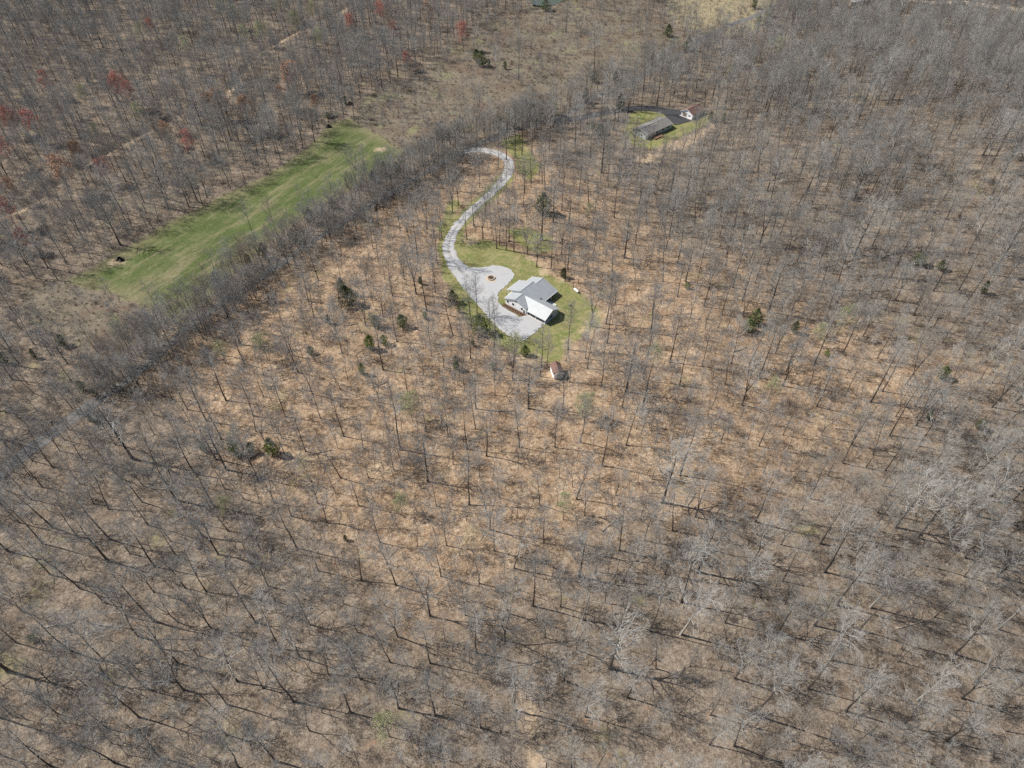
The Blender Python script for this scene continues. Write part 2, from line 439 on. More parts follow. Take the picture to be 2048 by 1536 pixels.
# ------------------------------------------------------------------ ground sheet
def axis(lo, hi, step, far):
    a = list(np.arange(lo, hi + 1e-6, step)); s = step
    left, right = [lo], [hi]
    while right[-1] < far: s *= 1.5; right.append(right[-1] + s); left.append(left[-1] - s)
    return np.array(left[:0:-1] + a + right[1:])
gx, gy = axis(-420, 420, 2.0, 5000), axis(10, 570, 2.0, 5000)
GX, GY = np.meshgrid(gx, gy); X, Y = GX.ravel(), GY.ravel()
ZZ = height(X, Y)
nxv, nyv = len(gx), len(gy)
me = bpy.data.meshes.new('ground')
ii = (np.arange(nyv - 1)[:, None] * nxv + np.arange(nxv - 1)[None, :]).ravel()
quads = np.stack([ii, ii + 1, ii + nxv + 1, ii + nxv], 1)
me.vertices.add(len(X)); me.vertices.foreach_set('co', np.stack([X, Y, ZZ], 1).ravel())
me.loops.add(quads.size); me.loops.foreach_set('vertex_index', quads.ravel().astype(np.int32))
me.polygons.add(len(quads)); me.polygons.foreach_set('loop_start', np.arange(0, quads.size, 4, dtype=np.int32))
me.update(calc_edges=True); me.polygons.foreach_set('use_smooth', np.ones(len(quads), bool))
def put_attr(name, arr):
    at = me.attributes.new(name, 'FLOAT', 'POINT'); at.data.foreach_set('value', np.clip(arr, -40, 40).astype(np.float32))
sd = {k: sdist(X, Y, p) for k, p in WP.items()}
spots = np.max([r - np.hypot(X - q[0], Y - q[1]) for q, r in ((ground_at(a, b), r) for a, b, r in DIRT_SPOTS)], axis=0)
creek_bar = 1.0 - seg_dist(X, Y, [(a + 2.6, b - 2.2) for a, b in creek_pts]) + 3.2 * np.sin(X / 11.0 + Y / 17.0) - 1.0
gully_bar = 1.2 - seg_dist(X, Y, gully_pts)
put_attr('meadow', sd['meadow']); put_attr('brush', np.maximum(sd['brush'], sd['brush_b'])); put_attr('tan', sd['tan'])
put_attr('lawn', np.max([sd['lawn'], sd['lawn_b'] - 1.0, sd['lawn_c'], sd['lawn_n'], sd['verge'] - 0.5, 4.2 - seg_dist(X, Y, DRIVE[len(DRIVE) // 3:])], axis=0))
put_attr('dirt', np.max([spots, sd['dirt'] - 0.5, creek_bar, gully_bar], axis=0))
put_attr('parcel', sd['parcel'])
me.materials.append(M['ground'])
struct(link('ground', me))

# ------------------------------------------------------------------ roads and drives
def strip(name, pts, hw, mat, lift, jit=0.25, crown=0.03):
    n = len(pts); mb = MB(); K = 5
    rr = random.Random(name)
    for i, (x, y) in enumerate(pts):
        a = pts[max(i - 1, 0)]; b = pts[min(i + 1, n - 1)]
        dx, dy = b[0] - a[0], b[1] - a[1]; L = math.hypot(dx, dy) or 1
        px_, py_ = -dy / L, dx / L
        w = hw[i] if isinstance(hw, list) else hw
        for k in range(K):
            s = (k / (K - 1) * 2 - 1)
            ww = w + (rr.uniform(-jit, jit) if k in (0, K - 1) else 0)
            X_, Y_ = x + px_ * s * ww, y + py_ * s * ww
            z = Z(X_, Y_) + lift + crown * (1 - s * s) - (0.05 if k in (0, K - 1) else 0)
            mb.v.append((X_, Y_, z))
    for i in range(n - 1):
        for k in range(K - 1):
            a = i * K + k; mb.f.append((a + 1, a, a + K, a + K + 1)); mb.mi.append(0)
    o = mb.build(name, mat)
    at = o.data.attributes.new('across', 'FLOAT', 'POINT'); at.data.foreach_set('value', [k / (K - 1) * 2 - 1 for _ in pts for k in range(K)])
    return struct(o)

def lerp_list(src, n):
    return [float(np.interp(i / (n - 1) * (len(src) - 1), range(len(src)), src)) for i in range(n)]

def sheet(name, poly, mat, lift, step=1.5, jit=0.2, parent=None, smooth_edge=True):
    rr = random.Random(name)
    pts = catmull(list(poly) + [poly[0]], 0.8)[:-1] if smooth_edge else list(poly)
    pts = [(x + rr.uniform(-jit, jit), y + rr.uniform(-jit, jit)) for x, y in pts]
    xs = [p[0] for p in pts]; ys = [p[1] for p in pts]
    inner = [(x, y) for x in np.arange(min(xs), max(xs), step) for y in np.arange(min(ys), max(ys), step)]
    q = np.array(inner) if inner else np.zeros((0, 2))
    if len(q):
        keep = sdist(q[:, 0], q[:, 1], pts) > 0.5
        q = q[keep]
    co = [Vector(p) for p in pts] + [Vector(p) for p in q.tolist()]
    n = len(pts)
    r = delaunay_2d_cdt(co, [], [list(range(n))], 1, 1e-4)
    mb = MB(); mb.v = [(v.x, v.y, Z(v.x, v.y) + lift) for v in r[0]]
    for f in r[2]:
        a, b, c = [r[0][i] for i in f[:3]]
        if (b.x - a.x) * (c.y - a.y) - (b.y - a.y) * (c.x - a.x) < 0: f = f[::-1]
        mb.f.append(tuple(f)); mb.mi.append(0)
    return mb.build(name, mat, parent)

strip('road', ROAD, [2.0 if -150 < p[0] < 10 and 150 < p[1] < 345 else 2.5 for p in ROAD], 'road_stone', 0.09, 0.35)
strip('driveway', DRIVE, lerp_list(DRIVE_W, len(DRIVE)), 'drive_gravel', 0.10, 0.45)
struct(sheet('parking_area', PADP, 'gravel', 0.115, jit=0.32))
strip('asphalt_driveway', NDRIVE, lerp_list([3.2, 3.0, 2.9, 2.8, 3.0, 3.4, 4.0], len(NDRIVE)), 'asphalt', 0.12, 0.1)
struct(sheet('asphalt_yard', NPADP, 'asphalt', 0.13, jit=0.08))
strip('dirt_track', TRACK, 3.5, 'sand_track', 0.1, 0.5)
def pond():
    t = NT('pond_water', 0.12, 0.5); t.color((0.07, 0.085, 0.05)); M['pond_water'] = t.m
    o = sheet('pond_water', WP['pond'], 'pond_water', 0.0, 2.5, 0.4)
    zz = max(v.co.z for v in o.data.vertices) + 0.12
    for v in o.data.vertices: v.co.z = zz
    struct(o)
pond()

# ------------------------------------------------------------------ buildings
def window(parent, face, a, z, w, h, pos, name='window', frame_mat='trim_white', pane_mat='glass', proud=0.05):
    """a window or door on a wall of a house: face is the local axis of the wall's outward normal"""
    ax, sg = face[1], (1 if face[0] == '+' else -1)
    def bx(mb, a0, a1, z0, z1, d0, d1):
        lo, hi = sorted((pos + sg * d0, pos + sg * d1))
        if ax == 'y': mb.box(a0, a1, lo, hi, z0, z1)
        else: mb.box(lo, hi, a0, a1, z0, z1)
    t = 0.1
    fr = MB()
    bx(fr, a - w / 2 - t, a + w / 2 + t, z - t, z, -0.02, proud); bx(fr, a - w / 2 - t, a + w / 2 + t, z + h, z + h + t, -0.02, proud)
    bx(fr, a - w / 2 - t, a - w / 2, z, z + h, -0.02, proud); bx(fr, a + w / 2, a + w / 2 + t, z, z + h, -0.02, proud)
    o = fr.build(name, frame_mat, parent)
    pn = MB(); bx(pn, a - w / 2, a + w / 2, z, z + h, -0.02, proud * 0.4)
    pn.build('pane' if pane_mat == 'glass' else 'panel', pane_mat, o)
    return o

def white_house():
    z0 = Z(*HOUSE)
    h = thing('house', 'white house with grey metal roofs, front porch and carport wing on the gravel drive', 'house', (HOUSE[0], HOUSE[1], z0), HOUSE_ROT)
    s, RZ, W = 0.38, 4.72, 4.75
    zr = lambda v: RZ - s * abs(v)
    # local x = across the ridge (v), local y = along the ridge (u)
    wl = MB()
    def gable(y0, y1, x0, x1, xr, zt0, zt1, ztr):
        wl.add([(x0, y0, -0.3), (x1, y0, -0.3), (x1, y0, zt1), (xr, y0, ztr), (x0, y0, zt0),
                (x0, y1, -0.3), (x1, y1, -0.3), (x1, y1, zt1), (xr, y1, ztr), (x0, y1, zt0)],
               [(0, 1, 2, 3, 4), (9, 8, 7, 6, 5), (1, 0, 5, 6), (2, 1, 6, 7), (0, 4, 9, 5)])
    d = 0.16
    gable(0, 16.0, -W, W, 0, zr(W) - d, zr(W) - d, RZ - d)
    gable(4.45, 11.55, -5.4, 4.0, -1.2, RZ + s * 1.2 - 0.40 * 4.2 - d, zr(4.0) - d, RZ + s * 1.2 - d)
    wl.build('wall', 'siding_white', h)
    # roofs
    def zf(v): return RZ - s * v
    th = 0.14
    MB().prism([(-5.15, -0.45, RZ - s * 5.15), (0, -0.45, RZ), (0, 4.2, RZ), (-5.15, 4.2, RZ - s * 5.15)][::1], th).build('roof', 'metal_roof', h)
    z1 = zf(-1.2); zp = z1 - 0.40 * 6.6
    MB().prism([(-7.8, 4.2, zp), (-1.2, 4.2, z1), (-1.2, 11.8, z1), (-7.8, 11.8, zp)], th).build('porch_roof', 'metal_roof', h)
    MB().prism([(-5.15, 11.8, RZ - s * 5.15), (0, 11.8, RZ), (0, 16.4, RZ), (-5.15, 16.4, RZ - s * 5.15)], th).build('roof', 'metal_roof', h)
    right = [(0, -0.45), (5.15, -0.45), (5.15, 8.4), (6.9, 8.4), (6.9, 16.4), (0.0, 16.4), (0.0, 11.8), (-1.2, 11.8), (-1.2, 4.2), (0, 4.2)]
    MB().prism([(x, y, zf(x) + 0.004) for x, y in right], th).build('roof', 'metal_roof', h)
    # ridge caps and pale verge trims
    rc = MB()
    for x, y0, y1, z in ((0, -0.45, 4.2, RZ), (-1.2, 4.2, 11.8, z1), (0, 11.8, 16.4, RZ)):
        rc.prism([(x - 0.16, y0, z - 0.02), (x + 0.16, y0, z - 0.02), (x + 0.16, y1, z - 0.02), (x - 0.16, y1, z - 0.02)][::1], -0.06)
    rc.build('ridge_cap', 'metal_roof', h)
    for f in ((-5.25, -5.16, -0.45, 4.2, RZ - s * 5.15), (-7.9, -7.81, 4.2, 11.8, zp), (6.91, 7.0, 8.4, 16.4, zf(6.9)), (-5.25, -5.16, 11.8, 16.4, RZ - s * 5.15)):
        MB().box(f[0], f[1], f[2], f[3], f[4] - 0.2, f[4] + 0.01).build('fascia', 'trim_white', h)
    # carport wing
    GR, gs, yc, GE = 4.36, 0.50, 4.07, 13.7
    def gz(dy): return GR - gs * dy
    MB().prism([(1.0, yc, GR), (5.0, -0.35, gz(4.42)), (GE, -0.35, gz(4.42)), (GE, yc, GR)], th).build('carport_roof', 'metal_roof', h)
    MB().prism([(1.0, yc, GR), (GE, yc, GR), (GE, 8.5, gz(4.43)), (5.0, 8.5, gz(4.43))], th).build('carport_roof', 'metal_roof', h)
    gf = MB(); gf.box(GE + 0.01, GE + 0.08, -0.35, yc, 0, 0.01)
    vg = MB()
    for ya, yb in ((-0.35, yc), (yc, 8.5)):
        za, zb = gz(abs(ya - yc)), gz(abs(yb - yc))
        vg.add([(GE + 0.005, ya, za + 0.01), (GE + 0.005, yb, zb + 0.01), (GE + 0.005, yb, zb - 0.22), (GE + 0.005, ya, za - 0.22),
                (GE + 0.09, ya, za + 0.01), (GE + 0.09, yb, zb + 0.01), (GE + 0.09, yb, zb - 0.22), (GE + 0.09, ya, za - 0.22)],
               [(0, 1, 2, 3), (7, 6, 5, 4), (0, 4, 5, 1), (1, 5, 6, 2), (2, 6, 7, 3), (3, 7, 4, 0)])
    vg.build('verge_board', 'trim_white', h)
    cw = MB(); y0, y1, X1 = 0.15, 7.95, 13.3
    cw.box(W + 0.01, X1, y1 - 0.15, y1, -0.3, gz(y1 - yc) - d)
    ze = gz(yc - y0) - d
    cw.add([(X1, y0, ze - 0.35), (X1, y0, ze), (X1, yc, GR - d), (X1, y1, gz(y1 - yc) - d), (X1, y1, -0.3), (X1, y1 - 3.2, -0.3), (X1, y1 - 3.2, ze - 0.35),
            (X1 - 0.15, y0, ze - 0.35), (X1 - 0.15, y0, ze), (X1 - 0.15, yc, GR - d), (X1 - 0.15, y1, gz(y1 - yc) - d), (X1 - 0.15, y1, -0.3), (X1 - 0.15, y1 - 3.2, -0.3), (X1 - 0.15, y1 - 3.2, ze - 0.35)],
           [(0, 6, 5, 4, 3, 2, 1), (7, 8, 9, 10, 11, 12, 13), (0, 7, 13, 6), (6, 13, 12, 5)])
    cw.build('carport_wall', 'siding_grey', h)
    for x in (5.2, 9.2, 13.15):
        MB().box(x - 0.1, x + 0.1, y0, y0 + 0.2, -0.2, ze - 0.34).build('post', 'trim_white', h)
    MB().box(W + 0.02, 13.28, y0 + 0.01, y0 + 0.19, ze - 0.33, ze - 0.02).build('beam', 'trim_white', h)
    MB().box(W + 0.03, 13.6, -0.2, y1 + 0.1, -0.3, 0.14).build('carport_slab', 'concrete', h)
    # front porch
    MB().box(-7.6, -5.42, 4.5, 11.5, -0.3, 0.18).build('porch_slab', 'concrete', h)
    MB().box(-7.4, -4.77, 3.0, 4.48, -0.3, 0.15).build('front_step', 'concrete', h)
    for y in (4.7, 8.0, 11.3):
        MB().box(-7.45, -7.27, y - 0.09, y + 0.09, 0.17, zp - 0.1).build('post', 'trim_white', h)
    window(h, '-x', 8.0, 0.2, 1.0, 1.95, -5.4, 'door', 'trim_white', 'trim_dark')
    window(h, '-x', 5.7, 0.8, 1.1, 1.2, -5.4); window(h, '-x', 10.3, 0.8, 1.1, 1.2, -5.4)
    window(h, '-x', 2.0, 0.8, 1.0, 1.2, -W); window(h, '-x', 13.8, 0.8, 1.2, 1.2, -W)
    # gable wall that faces the parking area
    window(h, '-y', -3.7, 1.15, 0.75, 1.0, 0); window(h, '-y', -1.2, 1.2, 0.9, 1.05, 0); window(h, '-y', 2.9, 1.15, 0.9, 1.05, 0)
    window(h, '-y', 3.95, 0.05, 0.7, 1.7, 0, 'door', 'trim_white', 'trim_dark')
    window(h, '-y', 0.3, 3.25, 0.7, 0.75, 0, 'gable_vent', 'trim_white', 'trim_dark')
    window(h, '+x', 10.4, 0.2, 1.8, 1.95, W, 'patio_door'); window(h, '+x', 13.4, 0.85, 1.2, 1.2, W)
    window(h, '+y', -2.2, 0.9, 1.1, 1.2, 16.0); window(h, '+y', 2.2, 0.9, 1.1, 1.2, 16.0)
    for y in (8.6, 12.4, 16.1):
        MB().box(6.7, 6.85, y - 0.07, y + 0.07, -0.2, zf(6.78) - 0.12).build('post', 'trim_white', h)
    MB().box(4.77, 10.1, 8.1, 11.6, -0.3, 0.12).build('patio', 'concrete', h)
    return h
house = white_house()

def hl(v, u):
    """a place given in the white house's own metres"""
    c, s = math.cos(HOUSE_ROT), math.sin(HOUSE_ROT)
    return (HOUSE[0] + v * c - u * s, HOUSE[1] + v * s + u * c)

def gable_building(name, label, cat, A, B, depth, eave, ridge, wall, roof, over=0.45, extra=None):
    """A, B: foot of the gable wall (left, right as seen facing it); the ridge runs away from that wall"""
    ax = Vector((B[0] - A[0], B[1] - A[1])); w = ax.length; rot = math.atan2(ax.y, ax.x)
    zb = min(Z(*A), Z(*B))
    h = thing(name, label, cat, (A[0], A[1], zb), rot)
    d = 0.13
    mb = MB()
    mb.add([(0, 0, -0.5), (w, 0, -0.5), (w, 0, eave - d), (w / 2, 0, ridge - d), (0, 0, eave - d),
            (0, depth, -0.5), (w, depth, -0.5), (w, depth, eave - d), (w / 2, depth, ridge - d), (0, depth, eave - d)],
           [(0, 1, 2, 3, 4), (9, 8, 7, 6, 5), (1, 0, 5, 6), (2, 1, 6, 7), (0, 4, 9, 5)])
    mb.build('wall', wall, h)
    s = (ridge - eave) / (w / 2)
    zl = eave - s * over
    MB().prism([(-over, -over, zl), (w / 2, -over, ridge), (w / 2, depth + over, ridge), (-over, depth + over, zl)], 0.12).build('roof', roof, h)
    MB().prism([(w / 2, -over, ridge), (w + over, -over, zl), (w + over, depth + over, zl), (w / 2, depth + over, ridge)], 0.12).build('roof', roof, h)
    MB().prism([(w / 2 - 0.15, -over, ridge - 0.01), (w / 2 + 0.15, -over, ridge - 0.01), (w / 2 + 0.15, depth + over, ridge - 0.01), (w / 2 - 0.15, depth + over, ridge - 0.01)], -0.05).build('ridge_cap', roof, h)
    fb = MB()
    for (xa, za), (xb, zb_) in ((((-over), zl), (w / 2, ridge)), ((w / 2, ridge), (w + over, zl))):
        fb.add([(xa, -over - 0.01, za), (xb, -over - 0.01, zb_), (xb, -over - 0.01, zb_ - 0.2), (xa, -over - 0.01, za - 0.2),
                (xa, -over - 0.07, za), (xb, -over - 0.07, zb_), (xb, -over - 0.07, zb_ - 0.2), (xa, -over - 0.07, za - 0.2)],
               [(0, 1, 2, 3), (7, 6, 5, 4), (0, 4, 5, 1), (2, 6, 7, 3), (1, 5, 6, 2), (3, 7, 4, 0)])
    fb.build('verge_board', 'trim_white' if wall == 'siding_white' else 'trim_dark', h)
    return h, w, s

def neighbours():
    h, w, s = gable_building('house', 'long low house with grey shingle roof and pale green siding beside asphalt yard', 'house', NEIGH_A, NEIGH_B, 19.3, 2.55, 4.05, 'siding_grey', 'shingle_grey', 0.5)
    for y in (3.0, 8.0, 12.5, 16.5):
        window(h, '+x', y, 0.8, 1.3, 1.2, w)
    window(h, '-y', w * 0.3, 0.9, 1.0, 1.1, 0); window(h, '-y', w * 0.7, 0.9, 1.0, 1.1, 0)
    for y in (4.5, 13.0): window(h, '-x', y, 0.8, 1.3, 1.2, 0)
    for y in (6.2, 10.0, 14.0):
        MB().tube([(w * 0.64, y, 3.5), (w * 0.64, y, 4.25)], [0.09, 0.09], 6, 0, True).build('vent_pipe', 'trim_white', h)
    dk = MB(); dk.box(w + 0.02, w + 3.2, 3.5, 9.5, 0.3, 0.45); dk.build('deck', 'deck_wood', h)
    for y in (3.6, 6.5, 9.4):
        MB().box(w + 3.02, w + 3.16, y - 0.07, y + 0.07, -0.4, 1.4).build('post', 'deck_wood', h)
    MB().box(w + 3.03, w + 3.13, 3.5, 9.5, 1.4, 1.5).build('rail', 'deck_wood', h)
    for k in range(4):
        MB().box(w + 3.2 + 0.28 * k, w + 3.46 + 0.28 * k, 7.8, 9.2, -0.3, 0.36 - 0.11 * k).build('step', 'deck_wood', h)
    MB().box(w * 0.3, w * 0.62, 19.32, 21.0, -0.3, 0.35).build('back_stoop', 'concrete', h)
    A, B = ground_at(1362.1, 230.3), ground_at(1383.6, 239.1)
    g, w, s = gable_building('garage', 'white detached garage with red brown roof at the end of asphalt yard', 'garage', A, B, 9.2, 2.5, 4.3, 'siding_white', 'shingle_brown', 0.4)
    gd = window(g, '-y', w * 0.30, 0.05, 2.6, 2.1, 0, 'garage_door', 'trim_white', 'door_tan')
    for k in range(1, 4):
        MB().box(w * 0.30 - 1.3, w * 0.30 + 1.3, -0.035, -0.022, 0.05 + k * 0.52, 0.08 + k * 0.52).build('rail', 'trim_dark', gd)
    window(g, '-y', w * 0.75, 0.9, 1.0, 0.7, 0); window(g, '+x', 3.0, 1.0, 1.0, 0.8, w); window(g, '+x', 6.5, 1.0, 1.0, 0.8, w)
    MB().box(-0.3, w + 0.3, -1.2, -0.08, -0.4, 0.19).build('apron', 'concrete', g)
    # shed in the woods below the lawn
    a, b = ground_at(1108, 759), ground_at(1126, 757)
    ax = Vector((b[0] - a[0], b[1] - a[1])).normalized() * 3.1
    d = Vector((-0.21, 0.98)); e = Vector((0.98, 0.21)) * 3.1
    A = (a[0], a[1]); B = (a[0] + e.x, a[1] + e.y)
    g, w, s = gable_building('shed', 'small white shed with red brown shingle roof among the bare trees', 'shed', A, B, 4.9, 2.3, 3.35, 'siding_white', 'shingle_brown', 0.22)
    window(g, '-y', w * 0.5, 0.1, 1.3, 1.8, 0, 'door', 'trim_white', 'siding_grey')
    window(g, '-x', 2.4, 1.0, 0.6, 0.7, 0)
    # long pale building beyond the far wood
    A, B = ground_at(1693, -6), ground_at(1697, 7)
    fx, fy = ground_at(1700, 10)
    A, B = (fx - 3, fy + 6), (fx, fy - 2)
    gable_building('barn', 'long pale roofed barn beyond the grey wood', 'barn', A, B, 20.0, 3.0, 4.6, 'door_tan', 'trim_white', 0.4)
neighbours()

# ------------------------------------------------------------------ things round the house
def fire_ring():
    x, y = ground_at(982, 557)
    p = thing('planter', 'round stone planter ring of brown soil standing in the gravel drive', 'planter', (x, y, Z(x, y) + 0.1))
    N = 26
    for k in range(N):
        a0, a1 = 2 * math.pi * (k + 0.05) / N, 2 * math.pi * (k + 0.95) / N
        for lv in range(2):
            r0, r1 = 1.18, 1.52 + rng.uniform(-.02, .02); za, zb = -0.1 + lv * 0.29, 0.17 + lv * 0.29 + rng.uniform(-.015, .015)
            o = (lv % 2) * math.pi / N
            vs = [(r * math.cos(t + o), r * math.sin(t + o), z) for z in (za, zb) for r, t in ((r0, a0), (r1, a0), (r1, a1), (r0, a1))]
            MB().add(vs, [(3, 2, 1, 0), (4, 5, 6, 7), (0, 1, 5, 4), (1, 2, 6, 5), (2, 3, 7, 6), (3, 0, 4, 7)]).build('stone', 'stone', p)
    so = MB(); vs = [(0, 0, 0.42)] + [(1.22 * math.cos(2 * math.pi * k / 24), 1.22 * math.sin(2 * math.pi * k / 24), 0.22) for k in range(24)]
    so.add(vs, [(0, k + 1, (k + 1) % 24 + 1) for k in range(24)]); so.build('soil', 'mulch', p)
    tw = MB()
    for k in range(60):
        a, r = rng.uniform(0, 6.28), rng.uniform(0, 0.5)
        tw.spike((r * math.cos(a), r * math.sin(a), 0.3), (r * 2 * math.cos(a) + rng.uniform(-.2, .2), r * 2 * math.sin(a), rng.uniform(0.7, 1.15)), 0.025)
    tw.build('dead_plant', 'twig_brown', p)
fire_ring()

def propane():
    ax, ay = ground_at(1148, 580); bx_, by_ = ground_at(1156.5, 586.5)
    x, y = (ax + bx_) / 2, (ay + by_) / 2
    t = thing('propane_tank', 'white horizontal propane tank on the lawn by the wood edge', 'tank', (x, y, Z(x, y)), math.atan2(by_ - ay, bx_ - ax))
    L, r = 1.0, 0.42
    pts, rad = [], []
    for k in range(5): 
        a = math.pi / 2 * k / 4; pts.append((-L - r * math.cos(a) * 0.8, 0, 0.68)); rad.append(max(0.01, r * math.sin(a)))
    for k in range(5):
        a = math.pi / 2 * (1 - k / 4); pts.append((L + r * math.cos(a) * 0.8, 0, 0.68)); rad.append(max(0.01, r * math.sin(a)))
    MB().tube(pts, rad, 16, 0, True).build('tank_body', 'tank_white', t, True)
    MB().tube([(0, 0, 1.06), (0, 0, 1.28)], [0.17, 0.16], 10, 0, True).build('valve_dome', 'tank_white', t)
    for q in (-0.7, 0.7):
        MB().box(q - 0.08, q + 0.08, -0.3, 0.3, -0.1, 0.36).build('leg', 'concrete', t)
propane()

def mulch():
    poly = [hl(-5.4, -0.02), hl(-5.5, -1.6), hl(-3, -2.0), hl(1.5, -2.1), hl(4.2, -1.7), hl(4.9, -0.6), hl(4.7, -0.02)]
    struct(sheet('mulch_bed', poly, 'mulch', 0.16, 0.8, 0.08))
    for i, v in enumerate((-4.2, -3.0, -1.8, -0.6, 0.6, 1.8, 3.0, 4.0)):
        x, y = hl(v, -1.0)
        mb = MB(); rr = random.Random(i)
        for k in range(140):
            d = Vector((rr.gauss(0, 1), rr.gauss(0, 1), abs(rr.gauss(0, 1)))).normalized()
            c = d * 0.27 * rr.uniform(.5, 1); mb.spike(c * 0.5 + Vector((0, 0, .1)), c + Vector((rr.uniform(-.08, .08), rr.uniform(-.08, .08), .16)), 0.05)
        o = mb.build('foundation_shrub', 'shrub_dark'); o.location = (x, y, Z(x, y) + 0.12)
        tag(o, 'small clipped dark shrub in the mulch bed under the white gable wall', 'shrub', 'shrubs in the mulch bed')
    ring = [(982 + 11.5 * math.cos(t) , 558 + 7.5 * math.sin(t)) for t in np.linspace(0, 2 * math.pi, 14)[:-1]]
    struct(sheet('bare_soil', gpts(ring), 'stone', 0.135, 0.9, 0.3))
mulch()

def lump(name, px, py, r, hgt, mat, label, cat, seed, sticks, stick_mat):
    x, y = ground_at(px, py); rr = random.Random(seed)
    t = thing(name, label, cat, (x, y, Z(x, y)))
    mb = MB(); N, K = 18, 6
    ph = [rr.uniform(0, 6.28) for _ in range(6)]
    vs = [(0, 0, hgt)]
    for k in range(1, K + 1):
        f = k / K
        for i in range(N):
            a = 2 * math.pi * i / N
            rad = r * f * (1 + 0.22 * math.sin(2 * a + ph[0]) + 0.14 * math.sin(5 * a + ph[1]) + rr.uniform(-.08, .08))
            vs.append((rad * math.cos(a), rad * math.sin(a) * 0.85, hgt * (1 - f ** 1.7) * (1 + rr.uniform(-.3, .3)) - (0.15 if k == K else 0)))
    fs = [(0, 1 + i, 1 + (i + 1) % N) for i in range(N)]
    for k in range(K - 1):
        b = 1 + k * N
        fs += [(b + i, b + N + i, b + N + (i + 1) % N, b + (i + 1) % N) for i in range(N)]
    mb.add(vs, fs); mb.build('heap', mat, t)
    for k in range(sticks):
        a = rr.uniform(0, 6.28); q = r * rr.uniform(.2, 1.25); c = Vector((q * math.cos(a) - 0.35 * r, q * math.sin(a), rr.uniform(.1, .6) * hgt))
        d = Vector((rr.gauss(0, 1), rr.gauss(0, 1), rr.gauss(0, .35))).normalized() * r * rr.uniform(.4, .9)
        q0, q1 = c - d, c + d
        q0.z = max(q0.z, 0.02); q1.z = max(q1.z, 0.02)
        rd = rr.uniform(.05, .13)
        MB().tube([q0, (q0 + q1) / 2 + Vector((0, 0, .05)), q1], [rd, rd * .9, rd * .6], 5, 0, True).build('branch', stick_mat, t)
lump('burn_pile', 241, 521, 1.5, 1.7, 'charred', 'black charred burn pile with pale branches at the meadow corner', 'burn pile', 3, 14, 'dead_wood')
lump('burn_pile', 658, 254, 1.6, 1.4, 'charred', 'dark brush heap at the far end of the green meadow by the trees', 'burn pile', 5, 12, 'dead_wood')
lump('brush_pile', 1141, 611, 0.62, 0.4, 'mulch', 'small round brown heap on the lawn behind the white house', 'brush pile', 7, 6, 'twig_brown')
lump('brush_pile', 700, 207, 1.4, 1.2, 'shrub_dark', 'dark brush heap at the edge of the rough field beyond the meadow', 'brush pile', 9, 10, 'dead_wood')

